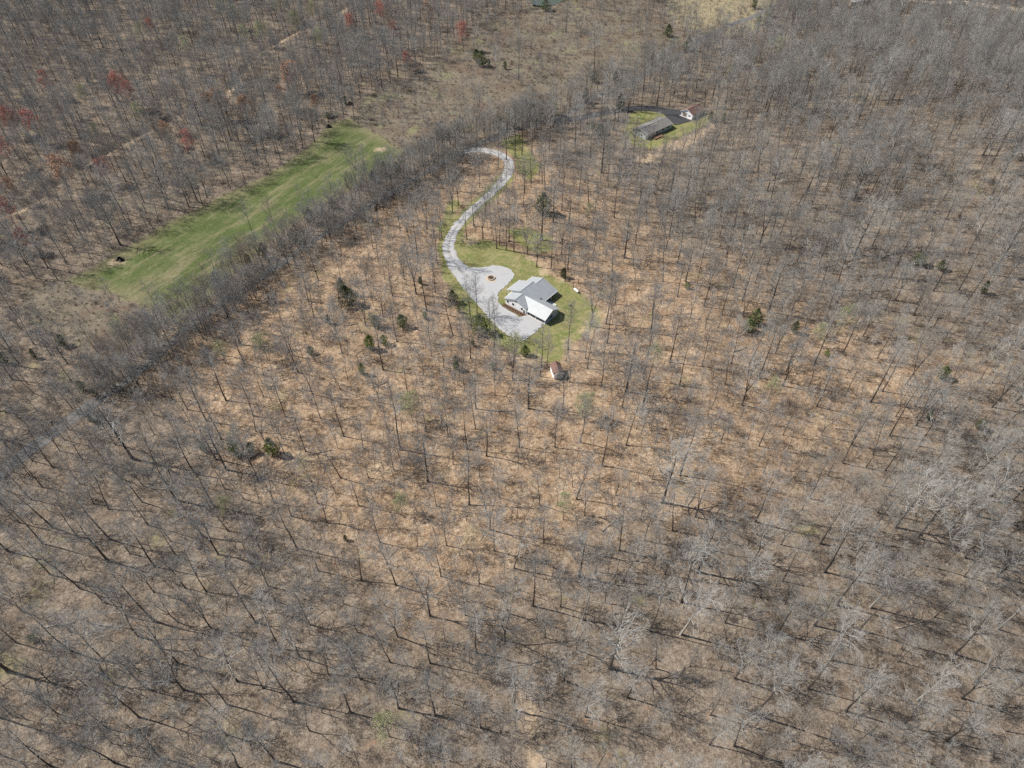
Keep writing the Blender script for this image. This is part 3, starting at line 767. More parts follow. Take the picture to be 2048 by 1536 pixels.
# ------------------------------------------------------------------ trees
def bare_tree(seed, H, base=0.42, spread=0.24, limbs=20, fork=0, lean=0.0, upsweep=0.6, tw=5, r0=None, wob=0.02):
    """trunk and crown of a leafless tree: tapered trunk, limbs, side branches and twigs"""
    rr = random.Random(seed); T, C = MB(), MB(); tips = []
    r0 = r0 or H * 0.0092
    lx, ly = lean * math.cos(seed), lean * math.sin(seed)
    def stem(p0, d0, L, ra, rb, n):
        pts, rad = [Vector(p0)], [ra]; d = Vector(d0).normalized(); p = Vector(p0)
        for i in range(n):
            d = (d + Vector((rr.gauss(0, wob), rr.gauss(0, wob), 0.03))).normalized()
            p = p + d * (L / n); pts.append(p.copy()); rad.append(ra + (rb - ra) * ((i + 1) / n) ** 0.8)
        return pts, rad, d
    stems = []
    if fork:
        hf = H * rr.uniform(.18, .34)
        pts, rad, d = stem((0, 0, -0.4), (lx, ly, 1), hf + 0.4, r0 * 1.25, r0 * 0.95, 4)
        rad[0] *= 1.35
        T.tube(pts, rad, 7)
        a0 = rr.uniform(0, 6.28)
        for k in range(fork):
            a = a0 + 2 * math.pi * k / fork + rr.uniform(-.4, .4); o = rr.uniform(.18, .38)
            dd = d + Vector((math.cos(a) * o, math.sin(a) * o, 0))
            q, rd, _ = stem(pts[-1] - d * 0.15, dd, (H - hf) * rr.uniform(.8, .97), r0 * 0.72, r0 * 0.13, 9)
            T.tube(q, rd, 6); stems.append((q, rd, 0.25))
    else:
        pts, rad, d = stem((0, 0, -0.4), (lx, ly, 1), H * 0.96 + 0.4, r0 * 1.15, r0 * 0.12, 13)
        rad[0] *= 1.35
        T.tube(pts, rad, 7); stems.append((pts, rad, base))
    def at(pts, rad, t):
        f = t * (len(pts) - 1); i = min(int(f), len(pts) - 2); f -= i
        return pts[i].lerp(pts[i + 1], f), rad[i] * (1 - f) + rad[i + 1] * f
    def twigs(p, d, n, L):
        for _ in range(n):
            q = (d + Vector((rr.gauss(0, .55), rr.gauss(0, .55), rr.gauss(.18, .45)))).normalized()
            e = p + q * L * rr.uniform(.6, 1.25)
            C.spike(p, e, 0.0175); tips.append(e)
    per = max(1, len(stems))
    for pts, rad, b0 in stems:
        n = limbs // per
        az = rr.uniform(0, 6.28)
        for k in range(n):
            t = b0 + (0.985 - b0) * ((k + rr.uniform(0, .8)) / n)
            p, rd = at(pts, rad, t); az += 2.4 + rr.uniform(-.5, .5)
            shape = math.sin(math.pi * min(1, 0.22 + 0.74 * (t - b0) / (1 - b0))) ** 0.7
            L = H * spread * shape * rr.uniform(.65, 1.2) + 0.6
            el = rr.uniform(.25, .6) + upsweep * (t - b0) / (1 - b0)
            d = Vector((math.cos(az) * math.cos(el), math.sin(az) * math.cos(el), math.sin(el)))
            lr = max(0.04, min(rd * 0.68, 0.021 * L + 0.02)); q = [p]; qd = [lr]; ns = 5
            for i in range(ns):
                d = (d + Vector((rr.gauss(0, .14), rr.gauss(0, .14), .07 + rr.gauss(0, .09)))).normalized()
                q.append(q[-1] + d * L / ns); qd.append(lr * (1 - 0.82 * (i + 1) / ns))
            C.tube(q, qd, 4)
            m = max(5, int(L * 1.9))
            for j in range(m):
                s = 0.22 + 0.78 * (j + rr.random()) / m
                p2, r2 = at(q, qd, min(s, .99)); a2 = rr.uniform(0, 6.28)
                side = d.cross(Vector((math.cos(a2), math.sin(a2), .4))).normalized()
                d2 = (d * 0.75 + side * 0.8 + Vector((0, 0, .12))).normalized()
                L2 = (0.5 * L * (1.15 - s) + 0.55) * rr.uniform(.7, 1.2)
                e1 = p2 + d2 * L2 * .5; d3 = (d2 + Vector((rr.gauss(0, .2), rr.gauss(0, .2), .15))).normalized(); e2 = e1 + d3 * L2 * .5
                r2 = max(.024, min(r2 * .75, .042))
                C.tube([p2, e1, e2], [r2, r2 * .75, r2 * .3], 3)
                twigs(p2.lerp(e1, .6), d2, 1, .8 + .15 * L2); twigs(e1, d3, max(1, tw // 2), .75 + .15 * L2); twigs(e2, d3, max(1, tw - 2), .7 + .12 * L2)
            twigs(q[-1], d, tw, .8)
    return T, C, tips

def buds(tips, seed, size=0.17, frac=1.0):
    rr = random.Random(seed); mb = MB()
    for e in tips:
        if rr.random() > frac: continue
        for _ in range(2):
            c = e + Vector((rr.gauss(0, .22), rr.gauss(0, .22), rr.gauss(0, .22)))
            u = Vector((rr.gauss(0, 1), rr.gauss(0, 1), rr.gauss(0, 1))).normalized() * size * rr.uniform(.6, 1.2)
            w = u.cross(Vector((rr.gauss(0, 1), rr.gauss(0, 1), rr.gauss(0, 1)))).normalized() * size * .7
            mb.add([c - u, c + w, c + u, c - w], [(0, 1, 2, 3)])
    return mb

def cedar(seed, H, width=0.30, base=0.08, n=1500, leaf=0.30):
    rr = random.Random(seed); T, C = MB(), MB()
    T.tube([(0, 0, -.3), (0.04, 0, H * .5), (0, 0.05, H * .93)], [H * .018 + .05, H * .012 + .02, .02], 6)
    ph = [rr.uniform(0, 6.28) for _ in range(6)]
    for k in range(26):                          # limbs that carry the sprays
        t = base + (0.93 - base) * k / 26; a = rr.uniform(0, 6.28); L = H * width * 0.75 * (1 - t) ** .65
        C.spike((0, 0, t * H), (L * math.cos(a), L * math.sin(a), t * H + L * .35), .035)
    for _ in range(n):
        t = base + (1 - base) * rr.random() ** 1.15; a = rr.uniform(0, 6.28)
        prof = max(0.0, math.sin(math.pi * min(1.0, ((t - base) / (1 - base)) ** .8 * .86 + .14))) ** .75
        lob = 1 + .3 * math.sin(2 * a + ph[0] + 5 * t) + .26 * math.sin(5 * a + ph[1] - 9 * t) + .2 * math.sin(19 * t + ph[2])
        rad = H * width * prof * lob * (rr.random() ** .38)
        c = Vector((rad * math.cos(a), rad * math.sin(a), t * H + rr.gauss(0, .1)))
        out = Vector((math.cos(a), math.sin(a), rr.uniform(.2, 1.1))).normalized()
        u = (out + Vector((rr.gauss(0, .4), rr.gauss(0, .4), rr.gauss(0, .4)))).normalized() * leaf * rr.uniform(.6, 1.3)
        w = u.cross(Vector((rr.gauss(0, 1), rr.gauss(0, 1), rr.gauss(0, 1)))).normalized() * leaf * .42
        C.add([c, c + u * .5 + w, c + u, c + u * .5 - w], [(0, 1, 2, 3)])
    return T, C

def bush(seed, H, stems=14, tw=4, spread=0.45, r=0.03):
    rr = random.Random(seed); mb = MB()
    for k in range(stems):
        a = rr.uniform(0, 6.28); o = rr.uniform(.05, spread); L = H * rr.uniform(.6, 1.05)
        p = Vector((rr.gauss(0, .3 * H), rr.gauss(0, .3 * H), -.1)); d = Vector((math.cos(a) * o, math.sin(a) * o, 1)).normalized()
        e = p + d * L * .55; d2 = (d + Vector((rr.gauss(0, .25), rr.gauss(0, .25), 0))).normalized(); f = e + d2 * L * .5
        mb.tube([p, e, f], [r, r * .7, r * .25], 3)
        for s in range(5):
            q = p.lerp(e, .5 + .1 * s) if s < 3 else e.lerp(f, .3 * (s - 2))
            for _ in range(tw):
                g = (d2 + Vector((rr.gauss(0, .6), rr.gauss(0, .6), rr.gauss(.1, .4)))).normalized()
                mb.spike(q, q + g * L * rr.uniform(.18, .36), .016)
    return mb

def tuft(seed, H, n=16):
    rr = random.Random(seed); mb = MB()
    for _ in range(n):
        a = rr.uniform(0, 6.28); o = rr.uniform(.1, .6); p = Vector((rr.gauss(0, .22), rr.gauss(0, .22), -.03))
        mb.spike(p, p + Vector((math.cos(a) * o, math.sin(a) * o, 1)).normalized() * H * rr.uniform(.6, 1.1), .035)
    return mb

KINDS = []     # trunk mesh, crown mesh, joined mesh, height, look phrase, name
def kind(seed, H, look, name='bare_tree', bark='bark', twig='twig', **kw):
    T, C, tips = bare_tree(seed, H, **kw)
    tm = T.mesh('trunk', bark, True); cm = C.mesh('crown', twig)
    J = MB(); J.v = T.v + C.v; b = len(T.v); J.f = T.f + [tuple(i + b for i in f) for f in C.f]; J.mi = [0] * len(T.f) + [1] * len(C.f)
    jm = J.mesh(name, [bark, twig])
    KINDS.append(dict(t=tm, c=cm, j=jm, H=H, look=look, name=name, tips=tips)); return KINDS[-1]

kind(1, 23, 'straight leafless tree with narrow upswept grey crown', base=.45, spread=.19, limbs=22)
kind(2, 21, 'dark trunked leafless tree with oval grey crown', base=.38, spread=.23, limbs=22, bark='bark_dark')
kind(3, 24, 'slim leafless tree with small high crown', base=.58, spread=.17, limbs=18)
kind(4, 19, 'leafless tree forked into two upright stems', fork=2, spread=.20, limbs=24)
kind(5, 20, 'leafless tree forked into three spreading stems', fork=3, spread=.22, limbs=27, bark='bark_dark')
kind(6, 17, 'broad leafless tree with low wide grey crown', base=.28, spread=.33, limbs=24, upsweep=.45, tw=6)
kind(7, 20, 'leaning leafless tree with crooked trunk', base=.42, spread=.20, limbs=18, lean=.16, wob=.05)
kind(8, 21, 'pale barked leafless tree with light grey limbs', base=.40, spread=.22, limbs=20, bark='bark_pale', twig='twig_pale')
kind(9, 18, 'leafless tree with brownish rounded crown', base=.36, spread=.25, limbs=22, twig='twig_brown')
kind(10, 22, 'leafless tree with bent trunk and one sided crown', base=.46, spread=.21, limbs=17, wob=.045, lean=.06)
kind(12, 19, 'pale leafless tree forked low into two stems', fork=2, spread=.21, limbs=20, bark='bark_pale', twig='twig_pale')
kind(13, 22, 'massive leafless oak with thick trunk', base=.30, spread=.31, limbs=22, upsweep=.5, r0=.36, wob=.03)
kind(14, 16, 'broken leafless snag with few stubby limbs', base=.5, spread=.10, limbs=7, r0=.2, bark='dead_wood', twig='dead_wood', tw=2)
kind(15, 15, 'young leafless tree with four slender stems', fork=4, spread=.2, limbs=24, r0=.14)
SAP = []
for s, H, look in ((31, 9, 'thin leafless sapling with a straight pole trunk'), (32, 11, 'slender leafless young tree with sparse side twigs'), (33, 7.5, 'short leafless sapling with rounded pale twiggy top'), (34, 10, 'leaning thin leafless sapling with bent stem')):
    T, C, _ = bare_tree(s, H, base=.3, spread=.20 if s != 33 else .3, limbs=12 if s != 33 else 16, tw=4, r0=.088, lean=.2 if s == 34 else .04, wob=.04)
    J = MB(); J.v = T.v + C.v; b = len(T.v); J.f = T.f + [tuple(i + b for i in f) for f in C.f]; J.mi = [0] * len(T.f) + [1] * len(C.f)
    SAP.append(dict(t=T.mesh('trunk', 'bark', True), c=C.mesh('crown', 'twig_pale' if s == 33 else 'twig'), j=J.mesh('sapling', ['bark', 'twig_pale' if s == 33 else 'twig']), H=H, look=look))
CED = []
for s, w, n, lf in ((41, .24, 1500, .40), (42, .30, 1400, .42), (43, .19, 1200, .38)):
    T, C = cedar(s, 8.0, w, .10, n, lf); CED.append((T.mesh('trunk', 'bark_dark', True), C))

def put_tree(name, tm, cm, x, y, s, rot, label, cat, group, extra=None, sxy=None):
    if len(label.split()) > 16: label = ' '.join(label.split()[1:])
    t = thing(name, label, cat, (x, y, Z(x, y)), rot, group, (s * (sxy or 1), s * (sxy or 1), s))
    a = link('trunk', tm, t); b = link('crown', cm, t)
    if extra: link(extra[0], extra[1], t)
    return t

def centre_to_base(px, py, h):
    """foot of a plant of height h whose crown centre shows at px, py"""
    return ground_at(px, py, lift=h * 0.55)

TAKEN = []         # x, y, clearing radius of things that stand already
MARKS = []         # x, y, radius, phrase: things that tell a tree from its neighbours
def zone(x, y, marks=False):
    a = np.array
    if marks:
        for mx, my, mr, ph in MARKS:
            if math.hypot(mx - x, my - y) < mr: return ph
    def near(pts, r): return float(seg_dist(a(x), a(y), pts)) < r
    if math.hypot(x - HOUSE[0] - 4, y - HOUSE[1] - 4) < 34: return 'near the white house'
    shx, shy = ground_at(1113, 750)
    if math.hypot(x - shx, y - shy) < 16: return 'close to the small shed'
    if near(DRIVE[::4], 10): return 'beside the winding gravel driveway'
    if float(sdist(a(x), a(y), WP['lawn_n'])) > -14: return 'by the low grey roofed house'
    if near(ROAD_D, 9): return 'along the grey country road'
    if float(sdist(a(x), a(y), WP['meadow'])) > -16: return 'at the edge of the green meadow'
    if near(creek_pts, 12): return 'on the bank of the sandy creek'
    if near(gully_pts, 14): return 'next to the muddy little gully'
    if float(sdist(a(x), a(y), WP['brush'])) > -8: return 'in the rough brown field'
    if math.hypot(x - shx, y - shy) < 45: return 'in the wood around the shed'
    if near(ROAD_D, 28): return 'in the wood beside the road'
    if near(gully_pts, 42): return 'in the wood around the gully'
    if near(creek_pts, 40): return 'in the wood around the creek'
    if float(sdist(a(x), a(y), WP['parcel'])) > 0: return 'on the orange leaf litter'
    return 'on the grey brown leaf litter'

# evergreens: crown centre in the photograph, height, kind of green
EVG = [(1087, 405, 11, 0), (692, 590, 10, 0), (682, 570, 8, 0), (738, 683, 7, 1), (767, 679, 5, 1), (656, 638, 5, 0), (752, 641, 6, 0), (803, 641, 6.5, 0),
       (723, 737, 5.5, 1), (912, 729, 5, 1), (958, 646, 9, 1), (945, 684, 3.5, 0), (1513, 632, 8, 0), (1500, 650, 6, 0), (1592, 652, 6, 0), (1890, 744, 6, 0), (1375, 570, 3.5, 1),
       (466, 893, 8, 1), (540, 892, 8, 1), (500, 895, 5, 0), (405, 893, 5, 0), (1842, 516, 7, 0), (1884, 529, 5, 0), (1972, 573, 6, 0), (1127, 545, 5, 0), (905, 592, 6, 0), (917, 616, 4, 0),
       (963, 116, 10, 0), (953, 110, 8, 0), (978, 126, 5, 1), (1010, 130, 5, 0), (1091, 8, 9, 0), (1378, 84, 10, 0), (1372, 92, 7, 0), (1337, 60, 8, 0), (1305, 118, 8, 0), (1104, 214, 10, 1), (1065, 222, 9, 0),
       (1172, 190, 9, 0), (1188, 150, 8, 0), (1229, 150, 6, 0), (1242, 203, 10, 0), (1202, 258, 6, 0), (1185, 250, 5, 0), (1325, 110, 8, 0), (997, 242, 8, 0), (1026, 243, 7, 0), (897, 265, 5, 0), (920, 268, 4, 0),
       (1422, 232, 6, 0), (1448, 235, 6, 0), (768, 336, 8, 0), (792, 338, 8, 0), (745, 352, 6, 0), (620, 432, 8, 0), (585, 470, 7, 0), (525, 500, 8, 0), (495, 520, 7, 0), (430, 555, 6, 0), (560, 480, 6, 0), (665, 405, 6, 0),
       (122, 680, 6, 0), (65, 706, 5, 0), (160, 770, 5, 0), (190, 785, 4, 0), (5, 715, 6, 0), (180, 835, 4, 0), (1540, 20, 9, 0), (1510, 5, 8, 0), (1518, 40, 6, 1), (1760, 45, 7, 0), (1875, 60, 8, 0), (1620, 105, 6, 0), (1925, 15, 8, 0), (690, 1075, 3, 0),
       (1535, 35, 9, 1), (62, 1275, 3, 1), (985, 730, 4, 1), (1050, 700, 5, 1), (1655, 705, 3, 1), (1860, 830, 4, 0), (1965, 848, 5, 0), (655, 230, 4, 0), (690, 200, 5, 0), (840, 560, 4, 0), (620, 700, 4, 0), (850, 630, 4, 1)]
cg = [(m[0], m[1].mesh('crown', 'cedar')) for m in CED]; cb = [(m[0], m[1].mesh('crown', 'cedar_bright')) for m in CED]
for i, (px, py, h, g) in enumerate(EVG):
    h *= 0.9
    x, y = centre_to_base(px, py, h); tm, cm = (cb if g else cg)[i % 3]
    size = 'tall' if h > 7 else ('small' if h < 4.8 else 'mid sized')
    shape = ('oval', 'broad', 'narrow')[i % 3]
    put_tree('cedar_tree', tm, cm, x, y, h / 8.0, rng.uniform(0, 6.28), '%s %s %s evergreen cedar %s' % (size, shape, 'bright green' if g else 'dark green', zone(x, y)), 'cedar', 'cedar trees', sxy=rng.uniform(.9, 1.25))
    TAKEN.append((x, y, 2.2)); MARKS.append((x, y, 6.5, 'beside a %s %s cedar' % (size if size != 'mid sized' else 'leafy', 'bright green' if g else 'dark green')))

# trees in bud: red and orange maples, yellow-green ones
BUD = [(60, 245, 'r', .9), (20, 238, 'r', .8), (235, 172, 'r', 1.0), (258, 186, 'r', .8), (490, 222, 'o', 1.05), (440, 203, 'o', .9), (415, 205, 'o', .8), (376, 285, 'r', .7), (330, 262, 'o', .7), (205, 338, 'r', .7), (120, 340, 'o', 1.0),
       (10, 298, 'r', .7), (12, 420, 'r', .8), (45, 478, 'r', .55), (925, 66, 'r', .9), (858, 26, 'o', .8), (760, 22, 'r', .8), (580, 150, 'o', .95), (560, 190, 'o', .7), (90, 165, 'r', .7), (630, 205, 'o', .6), (150, 300, 'o', .6), (300, 50, 'r', .6), (785, 62, 'r', .7), (812, 118, 'r', .6), (700, 45, 'r', .7), (20, 375, 'o', .7),
       (440, 12, 'g', 1.05), (560, 8, 'g', 1.0), (590, 42, 'g', .9), (280, 62, 'g', .8), (372, 95, 'g', .8), (520, 64, 'g', 1.0), (165, 187, 'g', .7), (470, 30, 'g', .9), (275, 225, 'g', .7), (625, 20, 'g', .9), (640, 75, 'g', .8), (190, 262, 'g', .7), (490, 70, 'g', .8),
       (1030, 690, 'g', .75), (1172, 812, 'g', .7), (1545, 775, 'g', .6), (1690, 632, 'g', .7), (1640, 665, 'g', .6), (525, 690, 'g', .7), (440, 700, 'g', .6), (1560, 95, 'g', .8), (1460, 150, 'g', .7), (800, 1005, 'g', .5), (770, 1450, 'g', .7), (235, 660, 'g', .7), (1180, 420, 'g', .5), (820, 810, 'g', .7), (1310, 705, 'g', .6), (1130, 1010, 'g', .55), (450, 1010, 'g', .6)]
bk = [KINDS[1], KINDS[5], KINDS[8]]
budm = {}
for c, mat in (('r', 'bud_red'), ('o', 'bud_orange'), ('g', 'bud_green')):
    for j, k in enumerate(bk): budm[c, j] = buds(k['tips'], 70 + j, .23 if c != 'g' else .18, 1.0 if c != 'g' else .8).mesh('buds', mat)
cname = {'r': 'red budding maple', 'o': 'orange budding maple', 'g': 'pale yellow green budding tree'}
for i, (px, py, c, s) in enumerate(BUD):
    j = (2, 1, 2, 0)[i % 4]; k = bk[j]; s = s * (1.0 if c != 'g' else .9)
    x, y = ground_at(px, py, lift=k['H'] * s * 0.66)
    sh = ('with oval crown', 'with wide low crown', 'with rounded crown')[j]
    put_tree('budding_tree', k['t'], k['c'], x, y, s, rng.uniform(0, 6.28), '%s %s %s' % (cname[c], sh, zone(x, y)), 'tree', 'trees in bud', ('buds', budm[c, j]))
    TAKEN.append((x, y, 4.0)); MARKS.append((x, y, 6.5, 'beside a ' + cname[c]))

# leafless trees: those that can be told apart at the clearing, then the woods
FIXED = [(1182, 652, 4, 1.0), (1102, 537, 0, .85), (1073, 534, 4, .8), (1055, 510, 3, .9), (1028, 504, 0, .9), (1012, 500, 2, .8), (993, 497, 2, .85), (999, 490, 1, .8), (979, 665, 1, .8), (993, 676, 9, .8), (940, 631, 3, .9), (954, 626, 0, .75),
         (1025, 759, 4, .9), (1080, 753, 2, .9), (1136, 699, 0, .9), (1175, 738, 1, .85), (1214, 687, 0, 1.0), (1212, 648, 2, .9), (1147, 578, 6, .8), (1130, 562, 4, .85), (345, 702, 5, 1.25), (880, 481, 1, 1.0), (884, 479, 0, .9), (868, 474, 2, .9),
         (905, 425, 4, 1.0), (934, 479, 1, .8), (948, 452, 2, .9), (966, 478, 4, .8), (1002, 452, 9, .9), (1018, 483, 2, .9), (1030, 316, 2, 1.1), (1044, 309, 2, 1.1), (1064, 309, 0, 1.0), (1013, 320, 1, 1.1), (1062, 375, 4, .9), (1090, 380, 1, .9),
         (1180, 315, 0, .9), (1313, 273, 5, .7), (1385, 297, 4, 1.0), (1246, 325, 0, 1.0), (1265, 325, 2, .9), (1282, 224, 2, 1.1), (1254, 234, 4, 1.0), (990, 790, 5, .9), (860, 686, 5, .9), (980, 1060, 4, 1.0), (988, 1102, 5, 1.0), (938, 1010, 9, 1.0),
         (1152, 998, 6, 1.0), (973, 912, 1, 1.0), (1110, 895, 0, .9), (1080, 1010, 9, .8), (1995, 1258, 7, 1.1), (1660, 1320, 7, 1.0), (1835, 1400, 10, 1.0), (1740, 1215, 7, 1.0), (475, 1363, 1, 1.0), (870, 1430, 0, 1.0), (995, 1350, 5, .9), (1165, 1240, 7, 1.0), (1130, 1360, 6, .9),
         (505, 70, 7, 1.0), (990, 150, 7, .8), (540, 175, 0, 1.0)]
BLD = [(hl(0, 8), 10.5), (hl(9, 4), 8.5), (((NEIGH_A[0] + NEIGH_B[0]) / 2 + 6, (NEIGH_A[1] + NEIGH_B[1]) / 2 + 8), 13), (ground_at(1384, 226), 9), (ground_at(1113, 748), 4.0), (ground_at(1116, 790), 5.5), (ground_at(1105, 715), 4.0), (ground_at(1700, 0), 9)]
LOGS = [(890, 852, -62, 9), (1010, 822, -5, 6), (1045, 1330, 8, 9), (300, 1450, 20, 8), (520, 1330, -50, 8), (1560, 1120, 30, 7), (1700, 860, -8, 9), (1660, 740, -40, 7), (760, 770, 35, 6), (640, 905, 15, 7), (1320, 900, -20, 7), (1220, 1050, 40, 6),
        (420, 1150, -12, 8), (930, 1380, 170, 10), (1820, 1250, 15, 8), (1400, 1350, -25, 9), (120, 1250, 12, 7), (1480, 700, 25, 6), (820, 960, -30, 6), (1900, 960, 20, 7), (700, 650, 5, 5), (1100, 1180, -15, 7)]
for px, py, a_, L in LOGS:
    x, y = ground_at(px, py); TAKEN.append((x, y, 2.0)); MARKS.append((x, y, 6.5, 'beside a fallen log'))
fixed = []
for px, py, k, s in FIXED:
    x, y = ground_at(px, py); fixed.append((x, y, k, s)); TAKEN.append((x, y, 4.5))

def frame_test(x, y, top):
    z = height(x, y)
    a, b, _ = to_px_v(x, y, z); c, d, _ = to_px_v(x, y, z + top)
    return (np.minimum(a, c) < 2150) & (np.maximum(a, c) > -190) & (d < 1600) & (b > -40)

def to_px_v(x, y, z):
    dep = y * math.cos(PITCH) - (z - CAM_H) * math.sin(PITCH)
    up = y * math.sin(PITCH) + (z - CAM_H) * math.cos(PITCH)
    return 1024 + FPX * x / dep, 768 - FPX * up / dep, dep

def scatter_points(n, seed, rfun, taken, keep, vary=0.45):
    g = np.random.default_rng(seed)
    x = g.uniform(-440, 440, n); y = g.uniform(15, 600, n)
    m = frame_test(x, y, 22.0); x, y = x[m], y[m]
    m = keep(x, y); x, y = x[m], y[m]
    r = rfun(x, y) * (1 + vary * (g.random(len(x)) * 2 - 1))
    m = r > 0; x, y, r = x[m], y[m], r[m]
    cell = 4.0; grid = {}
    for tx, ty, tr in taken: grid.setdefault((int(tx // cell), int(ty // cell)), []).append((tx, ty, tr))
    out = []
    for a, b, q in zip(x.tolist(), y.tolist(), r.tolist()):
        i, j = int(a // cell), int(b // cell); k = int(q // cell) + 1; ok = True
        for ii in range(i - k, i + k + 1):
            for jj in range(j - k, j + k + 1):
                for (tx, ty, tr) in grid.get((ii, jj), ()):
                    if (tx - a) ** 2 + (ty - b) ** 2 < (0.5 * (tr + q)) ** 2: ok = False; break
                if not ok: break
            if not ok: break
        if ok:
            grid.setdefault((i, j), []).append((a, b, q)); out.append((a, b))
    return out

def open_ground(x, y, road=2.9, drive=4.2, lawn=0.5, meadow=0.0):
    ok = (seg_dist(x, y, ROAD_D) > road) & (seg_dist(x, y, DRIVE) > drive) & (seg_dist(x, y, NDRIVE) > 3.8) & (seg_dist(x, y, TRACK) > 4.5)
    ok &= (seg_dist(x, y, creek_pts) > 2.6)
    for k in ('lawn', 'lawn_n', 'lawn_c'): ok &= sdist(x, y, WP[k]) < -lawn
    rd = seg_dist(x, y, ROAD_D)
    ok &= (sdist(x, y, WP['meadow']) < -meadow) | (rd < 6 + 2 * np.sin(x / 5.0 + y / 7.0))
    ok &= (sdist(x, y, WP['pond']) < -1) & (sdist(x, y, PADP) < -2.5) & (sdist(x, y, NPADP) < -2)
    for (c, r) in BLD: ok &= np.hypot(x - c[0], y - c[1]) > r
    return ok

def tree_keep(x, y):
    ok = open_ground(x, y)
    g = np.random.default_rng(77); u = g.random(len(x))
    br = np.maximum(np.maximum(sdist(x, y, WP['brush']), sdist(x, y, WP['brush_b'])), sdist(x, y, WP['tan']))
    ok &= (br < -1) | (u < 0.003)
    ok &= (sdist(x, y, WP['dirt']) < 0)
    ok &= (sdist(x, y, WP['lawn_b']) < 0) | (u < .2)
    return ok

def tree_r(x, y):
    par = sdist(x, y, WP['parcel'])
    patch = np.sin(x / 23.0 + 2 * np.sin(y / 31.0)) * np.sin(y / 19.0 + x / 47.0)
    r = np.where(par > 0, 9.4, 7.4) + 1.9 * patch
    r = np.where(sdist(x, y, WP['lawn']) > -26, 10.5, r)
    r = np.where((x > 60) & (y > 170) & (par < 0), r - 1.4, r)
    far = smooth(230, 420, y)
    r = r - far * 1.1
    r = np.where((x < -40) & (y > 235), r - 0.2, r)                 # wood beyond the meadow
    row = (seg_dist(x, y, ROAD_D) < 9) & (y < 420)
    r = np.where(row, 3.3, r)                                         # tree row along the road
    ln = sdist(x, y, WP['lawn_n']); r = np.where((ln > -34) & (y < NEIGH_A[1] + 4), 11.0, r)
    return r

pts = scatter_points(60000, 3, tree_r, TAKEN, tree_keep)
ROW = [p for p in ROAD_D if ROAD_D.index(p) > 0 and -150 < p[0] < 25 and 150 < p[1] < 345]
def row_keep(x, y):
    d = seg_dist(x, y, ROW)
    return (d > 2.0) & (d < 9.0 + 2.5 * np.sin(x / 6.0)) & (seg_dist(x, y, DRIVE[::4]) > 3.6)
row_pts = scatter_points(300000, 55, lambda x, y: np.full(x.shape, 2.4), [(x, y, 2.0) for x, y in pts] + TAKEN, row_keep, .3)
pts = pts + row_pts
trees = [(x, y, k, s * rng.uniform(.95, 1.05)) for x, y, k, s in fixed]
weights = [10, 9, 9, 7, 6, 7, 5, 1.2, 9, 6, .7, 4.5, 2, 6]
_pa = np.array(pts); nroad = seg_dist(_pa[:, 0], _pa[:, 1], ROAD_D).tolist()
for (x, y), nr in zip(pts, nroad):
    k = rng.choices(range(len(KINDS)), weights)[0]
    s = rng.choice((rng.uniform(.5, .8), rng.uniform(.72, 1.0), rng.uniform(.9, 1.15)))
    if math.sqrt(x * x + y * y) > 430: s *= .9
    if nr < 13:
        s = rng.uniform(.5, .85); k = rng.choice((4, 5, 8, 13, 5, 8, 1, 13))
    trees.append((x, y, k, s))
def seen_size(x, y, H):
    x, y, H = np.array(x), np.array(y), np.array(H)
    z = height(x, y); a, b, d0 = to_px_v(x, y, z); c, e, d1 = to_px_v(x, y, z + H)
    ok = ((a + c) / 2 > -20) & ((a + c) / 2 < 2068) & ((b + e) / 2 > -10) & ((b + e) / 2 < 1546)
    return np.where(ok, np.hypot(a - c, b - e), 0).tolist()
nfix = len(fixed)
size = seen_size([t[0] for t in trees], [t[1] for t in trees], [0.8 * KINDS[t[2]]['H'] * t[3] for t in trees])
order = sorted(range(nfix, len(trees)), key=lambda i: -size[i])
single = set(order[:300 - nfix]) | set(range(nfix))
rest = []
for i, (x, y, k, s) in enumerate(trees):
    K = KINDS[k]; rot = rng.uniform(0, 6.28)
    if i in single:
        put_tree(K['name'], K['t'], K['c'], x, y, s, rot, ('tall ' if s > 1.0 else 'short ' if s < .7 else '') + K['look'] + ' ' + zone(x, y, True).replace('pale yellow green', 'green'), 'bare tree', 'leafless trees of the wood', sxy=rng.uniform(.82, 1.22))
    else: rest.append((x, y, rot, s, k))

